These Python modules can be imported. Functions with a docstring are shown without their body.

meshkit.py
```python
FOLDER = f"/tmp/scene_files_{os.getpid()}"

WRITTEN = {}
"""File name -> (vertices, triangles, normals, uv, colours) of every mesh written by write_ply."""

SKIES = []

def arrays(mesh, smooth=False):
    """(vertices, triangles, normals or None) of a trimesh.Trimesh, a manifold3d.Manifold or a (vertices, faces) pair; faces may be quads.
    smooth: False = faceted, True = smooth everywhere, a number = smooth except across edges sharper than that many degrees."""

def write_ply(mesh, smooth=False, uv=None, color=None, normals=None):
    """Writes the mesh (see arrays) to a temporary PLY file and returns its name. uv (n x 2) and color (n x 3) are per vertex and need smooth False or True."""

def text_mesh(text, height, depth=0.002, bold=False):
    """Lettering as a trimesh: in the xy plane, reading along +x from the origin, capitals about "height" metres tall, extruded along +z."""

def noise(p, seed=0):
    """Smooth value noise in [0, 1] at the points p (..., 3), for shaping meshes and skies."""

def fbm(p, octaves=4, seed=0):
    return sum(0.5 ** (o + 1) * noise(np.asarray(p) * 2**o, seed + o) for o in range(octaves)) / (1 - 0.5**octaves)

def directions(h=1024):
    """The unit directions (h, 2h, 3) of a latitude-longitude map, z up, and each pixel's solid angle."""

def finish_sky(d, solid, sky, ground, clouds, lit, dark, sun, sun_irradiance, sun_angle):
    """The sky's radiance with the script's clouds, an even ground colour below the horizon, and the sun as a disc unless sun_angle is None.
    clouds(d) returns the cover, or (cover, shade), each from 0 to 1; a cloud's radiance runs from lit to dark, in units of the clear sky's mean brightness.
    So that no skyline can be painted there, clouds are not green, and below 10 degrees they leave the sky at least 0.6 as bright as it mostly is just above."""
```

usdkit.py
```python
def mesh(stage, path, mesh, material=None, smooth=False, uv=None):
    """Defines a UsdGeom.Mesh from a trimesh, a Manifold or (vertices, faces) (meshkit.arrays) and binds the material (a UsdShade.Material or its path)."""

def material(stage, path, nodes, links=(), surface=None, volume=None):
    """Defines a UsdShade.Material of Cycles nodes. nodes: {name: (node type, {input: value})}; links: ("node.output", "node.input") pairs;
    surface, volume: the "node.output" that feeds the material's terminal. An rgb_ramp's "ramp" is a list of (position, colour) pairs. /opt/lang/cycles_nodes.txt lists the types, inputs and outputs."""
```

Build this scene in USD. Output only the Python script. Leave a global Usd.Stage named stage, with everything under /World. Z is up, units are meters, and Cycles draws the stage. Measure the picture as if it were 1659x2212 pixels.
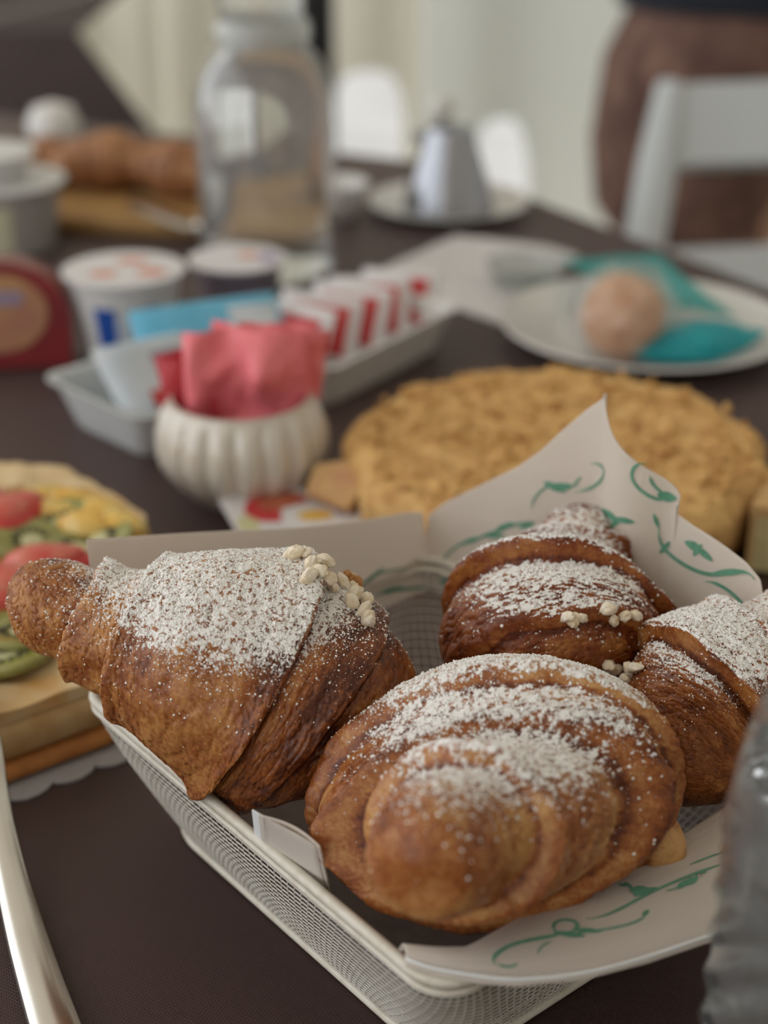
import math, random, numpy as np, trimesh, usdkit, meshkit
import manifold3d as m3
from scipy.interpolate import CubicSpline, LinearNDInterpolator
from shapely.geometry import Polygon
from pxr import Usd, UsdGeom, UsdLux, UsdShade, Sdf, Gf, Vt

stage = Usd.Stage.CreateInMemory()
UsdGeom.Xform.Define(stage, '/World')
rng = np.random.default_rng(7)
random.seed(7)
PI = math.pi
T = 0.75            # height of the table top above the floor; everything below is written in metres above the table top

# ------------------------------------------------------------------ camera, sky, sun, exposure
W, H, F, PITCH, CZ = 1659, 2212, 3300.0, math.radians(26), 0.39
cam = UsdGeom.Camera.Define(stage, '/World/camera')
cam.AddTranslateOp().Set((0, 0, T + CZ))
cam.AddRotateXOp().Set(90 - 26)
cam.CreateHorizontalApertureAttr(36.0)
cam.CreateFocalLengthAttr(36.0 * F / W)
cam.CreateFStopAttr(6.6)
cam.CreateFocusDistanceAttr(0.535)
cam.CreateClippingRangeAttr((0.02, 200))
cam.CreateExposureAttr(-1.0)
dome = UsdLux.DomeLight.Define(stage, '/World/sky')
dome.CreateIntensityAttr(1.1)
dome.CreateColorAttr((0.97, 0.985, 1.0))
sun = UsdLux.DistantLight.Define(stage, '/World/sun')
sun.CreateIntensityAttr(58000)
sun.CreateAngleAttr(0.6)
sun.CreateColorAttr((1.0, 0.97, 0.92))
sun.AddRotateXYZOp().Set((-38, 14, 0))      # high sun behind the curtains

def ray(x, y):
    cp, sp = math.cos(PITCH), math.sin(PITCH)
    a, b, c = (x - W / 2) / F, 1.0, -(y - H / 2) / F
    return np.array([a, cp * b + sp * c, -sp * b + cp * c])
CAM = np.array([0, 0, CZ])
def at(x, y, z=0.0):                        # the point of height z that stands there in the photograph
    r = ray(x, y); return CAM + r * ((z - CZ) / r[2])
def atd(x, y, d): return CAM + ray(x, y) * d
def aty(x, y, Y):
    r = ray(x, y); return CAM + r * (Y / r[1])
def atp(x, y, p0, n):
    r = ray(x, y); n = np.asarray(n, float); return CAM + r * (np.dot(np.asarray(p0) - CAM, n) / np.dot(r, n))
def pix(P):
    d = np.asarray(P, float) - CAM
    cp, sp = math.cos(PITCH), math.sin(PITCH)
    Y = cp * d[..., 1] - sp * d[..., 2]; Z = sp * d[..., 1] + cp * d[..., 2]
    return np.stack([W / 2 + F * d[..., 0] / Y, H / 2 - F * Z / Y], -1)

# ------------------------------------------------------------------ materials
LOOKS = '/World/Looks'
UsdGeom.Scope.Define(stage, LOOKS)
def lin(c):                                  # sRGB 0..255 -> linear
    c = np.asarray(c, float) / 255
    return tuple(np.where(c <= .04045, c / 12.92, ((c + .055) / 1.055) ** 2.4))
def mat(name, color, color2=None, scale=60, ramp=(.35, .65), rough=.5, bump=0.0, bscale=None, bdist=.001, detail=3, **p):
    nodes = {'g': ('geometry', {}), 'p': ('principled_bsdf', dict(base_color=color, roughness=rough, **p))}
    links = []
    if color2 is not None:
        nodes['n'] = ('noise_texture', {'scale': scale, 'detail': detail})
        nodes['r'] = ('rgb_ramp', {'ramp': [(ramp[0], color), (ramp[1], color2)]})
        links += [('g.position', 'n.vector'), ('n.fac', 'r.fac'), ('r.color', 'p.base_color')]
    if bump:
        nodes['bn'] = ('noise_texture', {'scale': bscale or scale, 'detail': 4})
        nodes['b'] = ('bump', {'strength': bump, 'distance': bdist})
        links += [('g.position', 'bn.vector'), ('bn.fac', 'b.height'), ('b.normal', 'p.normal')]
    return usdkit.material(stage, f'{LOOKS}/{name}', nodes, links, surface='p.BSDF')
def weave(name, color, color2, period, rough, strength, dist, transl=0.0, rot=0.0, spec=.5, **kw):
    """cloth or paper with a fine embossed grid"""
    sc = 2 * PI / (20 * period)
    nodes = {'g': ('geometry', {}), 'mp': ('mapping', {'rotation': (0, 0, rot)}),
             'w1': ('wave_texture', {'bands_direction': 'x', 'scale': sc}), 'w2': ('wave_texture', {'bands_direction': 'y', 'scale': sc}),
             'w3': ('wave_texture', {'bands_direction': 'z', 'scale': sc}),
             'm': ('math', {'math_type': 'multiply'}), 'm2': ('math', {'math_type': 'add'}), 'b': ('bump', {'strength': strength, 'distance': dist}),
             'n': ('noise_texture', {'scale': 9.0, 'detail': 3}), 'r': ('rgb_ramp', {'ramp': [(.3, color), (.7, color2)]}),
             'p': ('principled_bsdf', dict(roughness=rough, specular_ior_level=spec, **kw))}
    links = [('g.position', 'mp.vector'), ('mp.vector', 'w1.vector'), ('mp.vector', 'w2.vector'), ('mp.vector', 'w3.vector'), ('w1.fac', 'm.value1'), ('w2.fac', 'm.value2'),
             ('m.value', 'm2.value1'), ('w3.fac', 'm2.value2'), ('m2.value' if transl else 'm.value', 'b.height'), ('b.normal', 'p.normal'), ('g.position', 'n.vector'), ('n.fac', 'r.fac'), ('r.color', 'p.base_color')]
    out = 'p.BSDF'
    if transl:
        nodes['t'] = ('translucent_bsdf', {'color': color}); nodes['x'] = ('mix_closure', {'fac': transl})
        links += [('p.BSDF', 'x.closure1'), ('t.BSDF', 'x.closure2')]; out = 'x.closure'
    return usdkit.material(stage, f'{LOOKS}/{name}', nodes, links, surface=out)
def pane(name, tint=(1, 1, 1), rough=.03, edge=.7, haze=0.0, haze_color=(.55, .60, .60)):
    """thin clear wall: sees straight through, more mirror-like the more it is seen edge-on"""
    nodes = {'t': ('transparent_bsdf', {'color': tint}), 'g': ('glossy_bsdf', {'color': (1, 1, 1), 'roughness': rough}), 'd': ('diffuse_bsdf', {'color': haze_color}), 'l': ('layer_weight', {'blend': .5}),
             'w': ('math', {'math_type': 'power', 'value2': 3.0}), 'k': ('math', {'math_type': 'multiply_add', 'value2': edge, 'value3': .035}), 'y': ('mix_closure', {'fac': haze}), 'x': ('mix_closure', {})}
    return usdkit.material(stage, f'{LOOKS}/{name}', nodes, [('l.facing', 'w.value1'), ('w.value', 'k.value1'), ('k.value', 'x.fac'), ('t.BSDF', 'y.closure1'), ('d.BSDF', 'y.closure2'), ('y.closure', 'x.closure1'), ('g.BSDF', 'x.closure2')], surface='x.closure')

def pastry(name, dark, mid, pale, grain=1.0, rough=.40):
    """baked crust whose tone runs along the mesh's own 'tone', dusted where its 'sugar' says so"""
    nodes = {'g': ('geometry', {}), 'at': ('attribute', {'attribute': 'tone'}), 'as': ('attribute', {'attribute': 'sugar'}),
             'n1': ('noise_texture', {'scale': 120.0, 'detail': 6, 'roughness': .7}), 'n2': ('noise_texture', {'scale': 700.0, 'detail': 3}),
             'a1': ('math', {'math_type': 'multiply_add', 'value2': 1.1, 'value3': -.55}), 'a2': ('math', {'math_type': 'multiply_add', 'value2': .7, 'value3': -.35}),
             's1': ('math', {'math_type': 'add'}), 's2': ('math', {'math_type': 'add'}),
             'r': ('rgb_ramp', {'ramp': [(0, dark), (.45, mid), (1, pale)]}),
             'gn': ('noise_texture', {'scale': 620.0 / grain, 'detail': 3, 'roughness': .65}),
             'ga': ('math', {'math_type': 'add'}), 'gr': ('map_range', {'from_min': .93, 'from_max': 1.06, 'to_min': 0.0, 'to_max': 1.0, 'clamp': True}),
             'x': ('mix', {'color2': (.90, .88, .85)}),
             'rr': ('map_range', {'from_min': 0.0, 'from_max': 1.0, 'to_min': rough, 'to_max': .9, 'clamp': True}),
             'hb': ('math', {'math_type': 'multiply_add', 'value2': .30}), 'b': ('bump', {'strength': .35, 'distance': .0009}),
             'p': ('principled_bsdf', {'specular_ior_level': .42})}
    links = [('g.position', 'n1.vector'), ('g.position', 'n2.vector'), ('g.position', 'gn.vector'), ('n1.fac', 'a1.value1'), ('n2.fac', 'a2.value1'),
             ('a1.value', 's1.value1'), ('a2.value', 's1.value2'), ('s1.value', 's2.value1'), ('at.fac', 's2.value2'), ('s2.value', 'r.fac'),
             ('gn.fac', 'ga.value1'), ('as.fac', 'ga.value2'), ('ga.value', 'gr.value'), ('gr.result', 'x.fac'), ('r.color', 'x.color1'), ('x.color', 'p.base_color'),
             ('gr.result', 'rr.value'), ('rr.result', 'p.roughness'), ('n2.fac', 'hb.value1'), ('gr.result', 'hb.value3'), ('hb.value', 'b.height'), ('b.normal', 'p.normal')]
    return usdkit.material(stage, f'{LOOKS}/{name}', nodes, links, surface='p.BSDF')

M = {}
M['cloth'] = weave('table_cloth', (.038, .0190, .0170), (.045, .0225, .0200),   .0012, .5, .5, .00025, rot=.5, spec=.55, specular_tint=(1.0, .84, .80), sheen_weight=.16, sheen_roughness=.4, sheen_tint=(1.0, .82, .76))
M['drape'] = mat('drape_cloth', (.050, .033, .032), (.060, .040, .038), scale=8, rough=.75)
M['paper'] = weave('napkin_paper', (.88, .815, .745), (.90, .84, .77), .0011, .85, .55, .00022, transl=.46, rot=.75, spec=.2)
M['paper_cut'] = mat('napkin_edge', (.80, .82, .82), rough=.8)
M['print'] = mat('vine_print', lin((84, 142, 114)), lin((104, 158, 132)), scale=300, rough=.8)
M['shade_brown'] = mat('shade_brown', (.10, .068, .055), (.13, .09, .072), scale=120, rough=.75)  # brown of the added sheet that imitates shade in the basket
M['wire'] = mat('cream_wire', (.70, .66, .57), (.58, .52, .42), scale=160, ramp=(.45, .75), rough=.35, specular_ior_level=.6)
M['wire_fine'] = mat('cream_wire_fine', (.54, .51, .45), (.40, .36, .29), scale=120, ramp=(.5, .8), rough=.4)
M['crust'] = pastry('croissant_crust', (.070, .014, .004), (.265, .076, .015), (.56, .26, .075))
M['crust_front'] = pastry('croissant_crust_front', (.115, .024, .006), (.33, .105, .025), (.60, .33, .12), grain=1.3)
M['crust_back'] = pastry('croissant_crust_back', (.080, .015, .004), (.22, .052, .011), (.46, .19, .05), grain=1.3)
M['sugar'] = mat('powdered_sugar', (.93, .92, .89), rough=.95)
M['nib'] = mat('sugar_nib', (.90, .83, .70), (.80, .66, .45), scale=250, rough=.6, bump=.5, bscale=900, bdist=.0006)
M['nib_toast'] = mat('toasted_nib', (.52, .26, .08), (.42, .17, .05), scale=250, rough=.55)
M['china'] = mat('white_china', (.74, .73, .70), rough=.18, specular_ior_level=.6)
M['bowl'] = mat('cream_china', (.66, .61, .53), rough=.10, specular_ior_level=1.0)
M['tray'] = mat('pale_tray', (.60, .62, .62), rough=.3)
M['steel'] = mat('steel', (.40, .41, .45), rough=.2, metallic=1.0)
M['silver'] = mat('cutlery_steel', (.74, .71, .66), (.68, .65, .60), scale=40, rough=.2, metallic=1.0)
M['pink'] = mat('pink_paper', (.86, .22, .25), (.80, .17, .20), scale=60, rough=.5, bump=.4, bscale=120, bdist=.002)
M['red_paper'] = mat('dark_red_paper', (.48, .035, .05), rough=.5)
M['white_paper'] = mat('white_paper', (.72, .70, .70), rough=.55, bump=.3, bscale=90, bdist=.001)
M['red'] = mat('red_print', (.56, .045, .05), rough=.5)
M['orange'] = mat('orange_print', (.72, .22, .12), rough=.5)
M['purple'] = mat('purple_print', (.25, .15, .40), rough=.5)
M['blue'] = mat('blue_print', (.01, .08, .40), rough=.5)
M['pale_blue'] = mat('pale_blue_wrap', (.12, .45, .66), (.16, .50, .70), scale=50, rough=.35)
M['blue_white'] = mat('blue_white_wrap', (.55, .64, .72), (.68, .72, .76), scale=45, rough=.35)
M['mauve'] = mat('mauve_print', (.30, .24, .34), rough=.5)
M['pale_yellow'] = mat('pale_yellow_label', (.66, .66, .46), rough=.5)
M['plastic'] = mat('white_plastic', (.70, .70, .69), rough=.35)
M['plastic_grey'] = mat('cloudy_plastic', (.42, .40, .38), rough=.3)
M['navy_cup'] = mat('slate_cup', (.12, .12, .17), (.22, .17, .20), scale=20, rough=.4)
M['red_foil'] = mat('red_foil', (.24, .018, .024), (.19, .014, .024), scale=25, rough=.3, specular_ior_level=.7)
M['gold'] = mat('gold_label', (.48, .27, .12), (.40, .18, .12), scale=35, rough=.4)
M['wood'] = mat('golden_board', (.44, .26, .09), (.34, .18, .06), scale=25, rough=.55)
M['cake'] = mat('crumb_cake', (.74, .46, .17), (.46, .22, .06), scale=85, ramp=(.38, .72), rough=.8, bump=.45, bscale=200, bdist=.0025, detail=5)
M['cake_side'] = mat('cake_side', (.46, .22, .06), (.30, .12, .03), scale=80, rough=.8, bump=.5, bscale=200, bdist=.002)
M['sponge'] = mat('pale_sponge', (.66, .58, .30), (.72, .63, .34), scale=150, rough=.85)
M['toast'] = mat('toast_face', (.66, .42, .18), (.50, .24, .13), scale=26, ramp=(.45, .6), rough=.75)
M['puff'] = mat('puff_pastry', (.70, .52, .28), (.62, .33, .10), scale=40, ramp=(.45, .68), rough=.4, bump=.3, bscale=140, bdist=.002, specular_ior_level=.6)
M['puff_side'] = mat('puff_side', (.56, .38, .18), (.46, .27, .10), scale=90, rough=.75, bump=.5, bscale=260, bdist=.001)
M['tart_base'] = mat('tart_base', (.44, .18, .04), (.34, .12, .025), scale=70, rough=.7)
M['custard'] = mat('custard', (.70, .44, .10), (.62, .33, .06), scale=40, rough=.25)
M['peach'] = mat('peach', (.78, .42, .05), (.74, .56, .18), scale=70, rough=.18, specular_ior_level=.6)
M['berry'] = mat('strawberry', (.58, .03, .03), (.66, .12, .09), scale=45, rough=.2, specular_ior_level=.6)
M['berry_cut'] = mat('strawberry_cut', (.66, .20, .14), (.62, .08, .06), scale=80, rough=.2)
M['kiwi'] = mat('kiwi_flesh', (.24, .23, .05), (.34, .33, .11), scale=60, rough=.15, specular_ior_level=.6)
M['kiwi_core'] = mat('kiwi_core', (.62, .60, .34), rough=.25)
M['seed'] = mat('kiwi_seed', (.03, .03, .02), rough=.4)
M['doily'] = mat('doily', (.34, .32, .31), rough=.8)
M['water'] = usdkit.material(stage, f'{LOOKS}/water', {'p': ('principled_bsdf', {'base_color': (.97, .98, .98), 'roughness': 0.02, 'ior': 1.33, 'transmission_weight': 1.0})}, surface='p.BSDF')
M['glass'] = pane('clear_glass', (.985, .99, .99), .03, .85, .05, (.85, .87, .86))
M['pet'] = pane('clear_plastic', (.95, .96, .96), .12, .85, .13)
M['dish_glass'] = pane('dish_glass', (.82, .84, .83), .06, .9, .10, (.5, .5, .5))
M['glass_thick'] = pane('thick_glass', (.97, .98, .97), .10, .9, .30, (.85, .87, .84))  # white haze in the glass imitates bright highlights on the carafe collar
M['cello'] = pane('cellophane', (.98, .98, .98), .12, .9, .08, (.8, .8, .8))
M['teal_film'] = usdkit.material(stage, f'{LOOKS}/teal_film', {'t': ('transparent_bsdf', {'color': (.45, .74, .72)}), 'p': ('principled_bsdf', {'base_color': (.10, .44, .42), 'roughness': .3}), 'x': ('mix_closure', {'fac': .55})},
                                 [('t.BSDF', 'x.closure1'), ('p.BSDF', 'x.closure2')], surface='x.closure')
M['teal'] = mat('teal_wrap', (.0, .30, .36), (.02, .38, .42), scale=30, rough=.3)
M['bun'] = mat('bun_crust', (.58, .30, .15), (.68, .42, .26), scale=60, rough=.6)
M['chair'] = mat('white_resin', (.56, .60, .62), rough=.4)
M['navy'] = mat('navy_knit', (.012, .016, .026), rough=.9)
M['skirt'] = mat('brown_print_cloth', (.12, .062, .050), (.27, .155, .118), scale=22, ramp=(.38, .7), rough=.9, detail=4)
M['skin'] = mat('skin', (.50, .29, .20), rough=.5)
M['hair'] = mat('hair', (.03, .018, .012), rough=.6)
M['post'] = mat('black_post', (.004, .005, .008), rough=.5)
M['stone'] = mat('pale_stone', (.19, .19, .187), (.165, .165, .162), scale=3, rough=.95, specular_ior_level=0.0)
M['deck'] = mat('beige_floor', (.42, .37, .30), (.47, .42, .34), scale=4, rough=.6)
def curtain_mat(name, c, tr):
    return usdkit.material(stage, f'{LOOKS}/{name}', {'d': ('diffuse_bsdf', {'color': c}), 't': ('translucent_bsdf', {'color': c}), 'x': ('mix_closure', {'fac': tr})},
                           [('d.BSDF', 'x.closure1'), ('t.BSDF', 'x.closure2')], surface='x.closure')
M['curtain'] = curtain_mat('cream_curtain', (.67, .66, .60), .40)
M['curtain_white'] = curtain_mat('white_curtain', (.67, .68, .65), .36)
M['roof_canvas'] = curtain_mat('roof_canvas', (.72, .70, .66), .34)
M['canvas'] = curtain_mat('white_canvas', (.84, .82, .78), .08)

# ------------------------------------------------------------------ scene tree helpers
used, origin = {}, {}
def numbered(parent, name):
    k = (parent, name); used[k] = used.get(k, -1) + 1
    return name if used[k] == 0 else f'{name}_{used[k]:03d}'
def tag(p, label=None, cat=None, group=None, kind=None):
    for k, v in (('label', label), ('category', cat), ('group', group), ('kind', kind)):
        if v: p.SetCustomDataByKey(k, v)
def thing(name, label=None, cat=None, loc=(0, 0, 0), group=None, kind=None):
    path = '/World/' + numbered('/World', name)
    x = UsdGeom.Xform.Define(stage, path)
    loc = np.asarray(loc, float); x.AddTranslateOp().Set(Gf.Vec3d(*(loc + [0, 0, T])))
    origin[path] = loc
    tag(x.GetPrim(), label, cat, group, kind)
    return path
def arr(mesh):
    v, f, _ = meshkit.arrays(mesh); return v, f
def part(name, mesh, material, parent='/World', smooth=35, label=None, cat=None, group=None, kind=None, attrs=None):
    path = parent + '/' + numbered(parent, name)
    base = origin.get(parent)
    if base is None and parent != '/World': base = origin['/'.join(parent.split('/')[:3])]
    if isinstance(mesh, list): mesh = trimesh.util.concatenate([trimesh.Trimesh(*arr(m), process=False) for m in mesh])
    v, f = arr(mesh)
    v = v + ([0, 0, T] if base is None else -base)
    if attrs: smooth = True
    m = usdkit.mesh(stage, path, (v, f), M[material], smooth=smooth)
    for k, a in (attrs or {}).items():
        UsdGeom.PrimvarsAPI(m).CreatePrimvar(k, Sdf.ValueTypeNames.FloatArray, 'vertex').Set(Vt.FloatArray.FromNumpy(np.asarray(a, np.float32)))
    tag(m.GetPrim(), label, cat, group, kind)
    return path
def stuff(name, parent, pts, scales, mesh, material):
    path = parent + '/' + numbered(parent, name)
    pi = UsdGeom.PointInstancer.Define(stage, path)
    usdkit.mesh(stage, path + '/clump', mesh, M[material], smooth=True)
    pi.CreatePrototypesRel().SetTargets([path + '/clump'])
    n = len(pts)
    pi.CreatePositionsAttr(Vt.Vec3fArray.FromNumpy((pts - origin[parent]).astype(np.float32)))
    pi.CreateProtoIndicesAttr(Vt.IntArray.FromNumpy(np.zeros(n, np.int32)))
    pi.CreateScalesAttr(Vt.Vec3fArray.FromNumpy(scales.astype(np.float32)))
    q = rng.normal(size=(n, 4)); q /= np.linalg.norm(q, axis=1, keepdims=True)
    pi.CreateOrientationsAttr(Vt.QuathArray([Gf.Quath(*map(float, a)) for a in q]))
    tag(pi.GetPrim(), kind='stuff')
    return path

# ------------------------------------------------------------------ shape helpers
def lathe(profile, n=64, center=(0, 0, 0), ribs=None):
    """profile: (r, z) from the outside bottom on; ribs(theta, r, z) -> factor on r"""
    pr = np.asarray(profile, float); th = np.linspace(0, 2 * PI, n, endpoint=False)
    r = np.repeat(pr[:, :1], n, 1); z = np.repeat(pr[:, 1:], n, 1)
    if ribs is not None: r = r * ribs(th[None, :], r, z)
    v = np.stack([r * np.cos(th), r * np.sin(th), z], -1).reshape(-1, 3) + center
    k = len(pr); i, j = np.meshgrid(np.arange(k - 1), np.arange(n), indexing='ij')
    f = np.stack([i * n + j, i * n + (j + 1) % n, (i + 1) * n + (j + 1) % n, (i + 1) * n + j], -1).reshape(-1, 4)
    f = np.vstack([f[:, [0, 1, 2]], f[:, [0, 2, 3]]])
    return trimesh.Trimesh(v, f, process=False)
def spl(pts, n):
    pts = np.asarray(pts, float); t = np.linspace(0, 1, len(pts))
    return CubicSpline(t, pts, axis=0)(np.linspace(0, 1, n))
def tube(pts, rad, sides=8, closed=False):
    p = np.asarray(pts, float); n = len(p)
    t = (np.roll(p, -1, 0) - np.roll(p, 1, 0)) if closed else np.gradient(p, axis=0)
    t /= np.linalg.norm(t, axis=1, keepdims=True) + 1e-12
    a = np.cross(t, np.where(np.abs(t[:, 2:]) < .9, [0, 0, 1.0], [1.0, 0, 0])); a /= np.linalg.norm(a, axis=1, keepdims=True)
    b = np.cross(t, a); ang = np.arange(sides) * 2 * PI / sides
    r = np.broadcast_to(np.asarray(rad, float), (n,))[:, None, None]
    v = (p[:, None] + r * (np.cos(ang)[None, :, None] * a[:, None] + np.sin(ang)[None, :, None] * b[:, None])).reshape(-1, 3)
    rows = n if closed else n - 1
    i, j = np.meshgrid(np.arange(rows), np.arange(sides), indexing='ij'); i2 = (i + 1) % n
    q = np.stack([i * sides + j, i2 * sides + j, i2 * sides + (j + 1) % sides, i * sides + (j + 1) % sides], -1).reshape(-1, 4)
    f = [q[:, [0, 1, 2]], q[:, [0, 2, 3]]]
    if not closed:
        f.append([[0, k, k + 1] for k in range(1, sides - 1)]); o = (n - 1) * sides
        f.append([[o, o + k + 1, o + k] for k in range(1, sides - 1)])
    return trimesh.Trimesh(v, np.vstack(f)[:, ::-1], process=False)
def gridf(n, m):
    i, j = np.meshgrid(np.arange(n - 1), np.arange(m - 1), indexing='ij')
    q = np.stack([i * m + j, i * m + j + 1, (i + 1) * m + j + 1, (i + 1) * m + j], -1).reshape(-1, 4)
    return np.vstack([q[:, [0, 1, 2]], q[:, [0, 2, 3]]])
def gnormals(G):
    n = np.cross(np.gradient(G, axis=0), np.gradient(G, axis=1)); return n / (np.linalg.norm(n, axis=-1, keepdims=True) + 1e-12)
def sheet(G, th):
    """a closed thin sheet of thickness th over the grid of points G"""
    n, m = G.shape[:2]; N = gnormals(G); A, B = (G + N * th / 2).reshape(-1, 3), (G - N * th / 2).reshape(-1, 3)
    f = gridf(n, m); k = n * m
    ring = [i * m for i in range(n)] + [(n - 1) * m + j for j in range(1, m)] + [i * m + m - 1 for i in range(n - 2, -1, -1)] + list(range(m - 2, 0, -1))
    side = []
    for a, b in zip(ring, ring[1:] + ring[:1]): side += [[a, b, b + k], [a, b + k, a + k]]
    return trimesh.Trimesh(np.vstack([A, B]), np.vstack([f, f[:, ::-1] + k, side]), process=False)
def rbox(sx, sy, sz, r=.003, center=(0, 0, 0), rot=0.0, n=8):
    """box with rounded edges, base at z = 0"""
    s = m3.Manifold.sphere(r, n * 2)
    pts = [s.translate((x, y, z)) for x in (-sx / 2 + r, sx / 2 - r) for y in (-sy / 2 + r, sy / 2 - r) for z in (r, sz - r)]
    m = m3.Manifold.batch_hull(pts).rotate((0, 0, math.degrees(rot))).translate(tuple(map(float, center)))
    return trimesh.Trimesh(*arr(m), process=False)
def prism(poly, h, z=0.0):
    m = trimesh.creation.extrude_polygon(Polygon(poly), h, engine='earcut'); m.apply_translation((0, 0, z)); return m
def xf(mesh, R=None, t=(0, 0, 0)):
    m = mesh.copy()
    if R is not None: m.vertices = m.vertices @ np.asarray(R).T
    m.vertices = m.vertices + np.asarray(t); return m
def rot(ax, a):
    return trimesh.transformations.rotation_matrix(a, ax)[:3, :3]
def pillow(w, l, h, n=15, crimp=.004, seed=0, wr=.12):
    """a filled sachet lying flat, centred, w along x and l along y"""
    u = np.linspace(-1, 1, n); X, Y = np.meshgrid(u, u, indexing='ij')
    e = np.clip((1 - X ** 4) * (1 - Y ** 6), 0, 1) ** .6
    nz = meshkit.fbm(np.stack([X * 2.2, Y * 2.2, np.zeros_like(X) + seed], -1), 3, seed) - .5
    up = h / 2 * e * (1 + wr * 4 * nz); A = np.stack([X * w / 2, Y * l / 2, up + .0002], -1); B = np.stack([X * w / 2, Y * l / 2, -h / 2 * e - .0002], -1)
    k = n * n; f = gridf(n, n); m_ = n
    ring = [i * m_ for i in range(n)] + [(n - 1) * m_ + j for j in range(1, m_)] + [i * m_ + m_ - 1 for i in range(n - 2, -1, -1)] + list(range(m_ - 2, 0, -1))
    side = []
    for a, b in zip(ring, ring[1:] + ring[:1]): side += [[a, b, b + k], [a, b + k, a + k]]
    return trimesh.Trimesh(np.vstack([A.reshape(-1, 3), B.reshape(-1, 3)]), np.vstack([f, f[:, ::-1] + k, side]), process=False)
def patch_on(pil_args, x0, x1, y0, y1, off=.0004, n=9):
    """a printed panel that follows the top of pillow(...)"""
    w, l, h = pil_args
    X, Y = np.meshgrid(np.linspace(x0, x1, n), np.linspace(y0, y1, n), indexing='ij')
    e = np.clip((1 - X ** 4) * (1 - Y ** 6), 0, 1) ** .6
    return sheet(np.stack([X * w / 2, Y * l / 2, h / 2 * e * 1.05 + off + .0003], -1), .0003)

# ================================================================== THE SETTING
def box(x0, x1, y0, y1, z0, z1):
    m = trimesh.creation.box((x1 - x0, y1 - y0, z1 - z0)); m.apply_translation(((x0 + x1) / 2, (y0 + y1) / 2, (z0 + z1) / 2)); return m
part('floor', box(-6, 3.4, -4, 3.55, -.80, -.75), 'deck', kind='structure')
part('pavement', box(-9, 9, 3.55, 14, -.80, -.752), 'stone', kind='structure')
part('ceiling', box(-1.9, 3.4, -3.2, 3.7, 2.2, 2.22), 'roof_canvas', kind='structure')
part('wall_right', box(3.3, 3.34, -3.2, 3.6, -.75, 2.2), 'canvas', kind='structure')
part('added_front_wall', box(-1.9, 3.3, -3.2, -3.16, -.75, 2.2), 'canvas', kind='structure')  # unseen canvas added behind the camera to cut the front light
def curtain(x0, x1, bottom, m, label, folds=.15, amp=.03, ph=0.0):
    xs = np.linspace(x0, x1, max(40, int((x1 - x0) / .008))); V = np.linspace(0, 1, 14)
    zb = np.array([bottom(x) for x in xs]); G = np.zeros((len(xs), 14, 3))
    fold = np.sin(2 * PI * xs / folds + ph + .8 * np.sin(7 * xs)) * amp
    for j, v in enumerate(V):
        G[:, j] = np.stack([xs, 3.42 + fold * (1 - .35 * v), zb + (2.2 - zb) * v], -1)
    part('curtain', sheet(G, .004), m, label=label, cat='curtain', smooth=True)
zt1, zt2 = aty(790, 150, 3.42)[2], aty(1080, 255, 3.42)[2]
X = lambda px, py=250: aty(px, py, 3.42)[0]
curtain(-3.2, X(372), lambda x: -.72, 'curtain', 'cream curtain panel behind the draped table at the far left', ph=1.0)
curtain(X(374), X(690), lambda x: -.72, 'curtain', 'cream curtain panel behind the glass carafe', folds=.17, ph=2.2)
curtain(X(693), X(904), lambda x: zt1 - .05 * ((x - X(795)) / .07) ** 4 if X(700) < x < X(872) else -.72, 'curtain', 'narrow curtain panel with a bright gap at its hem right of the black post', folds=.2, amp=.015)
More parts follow.
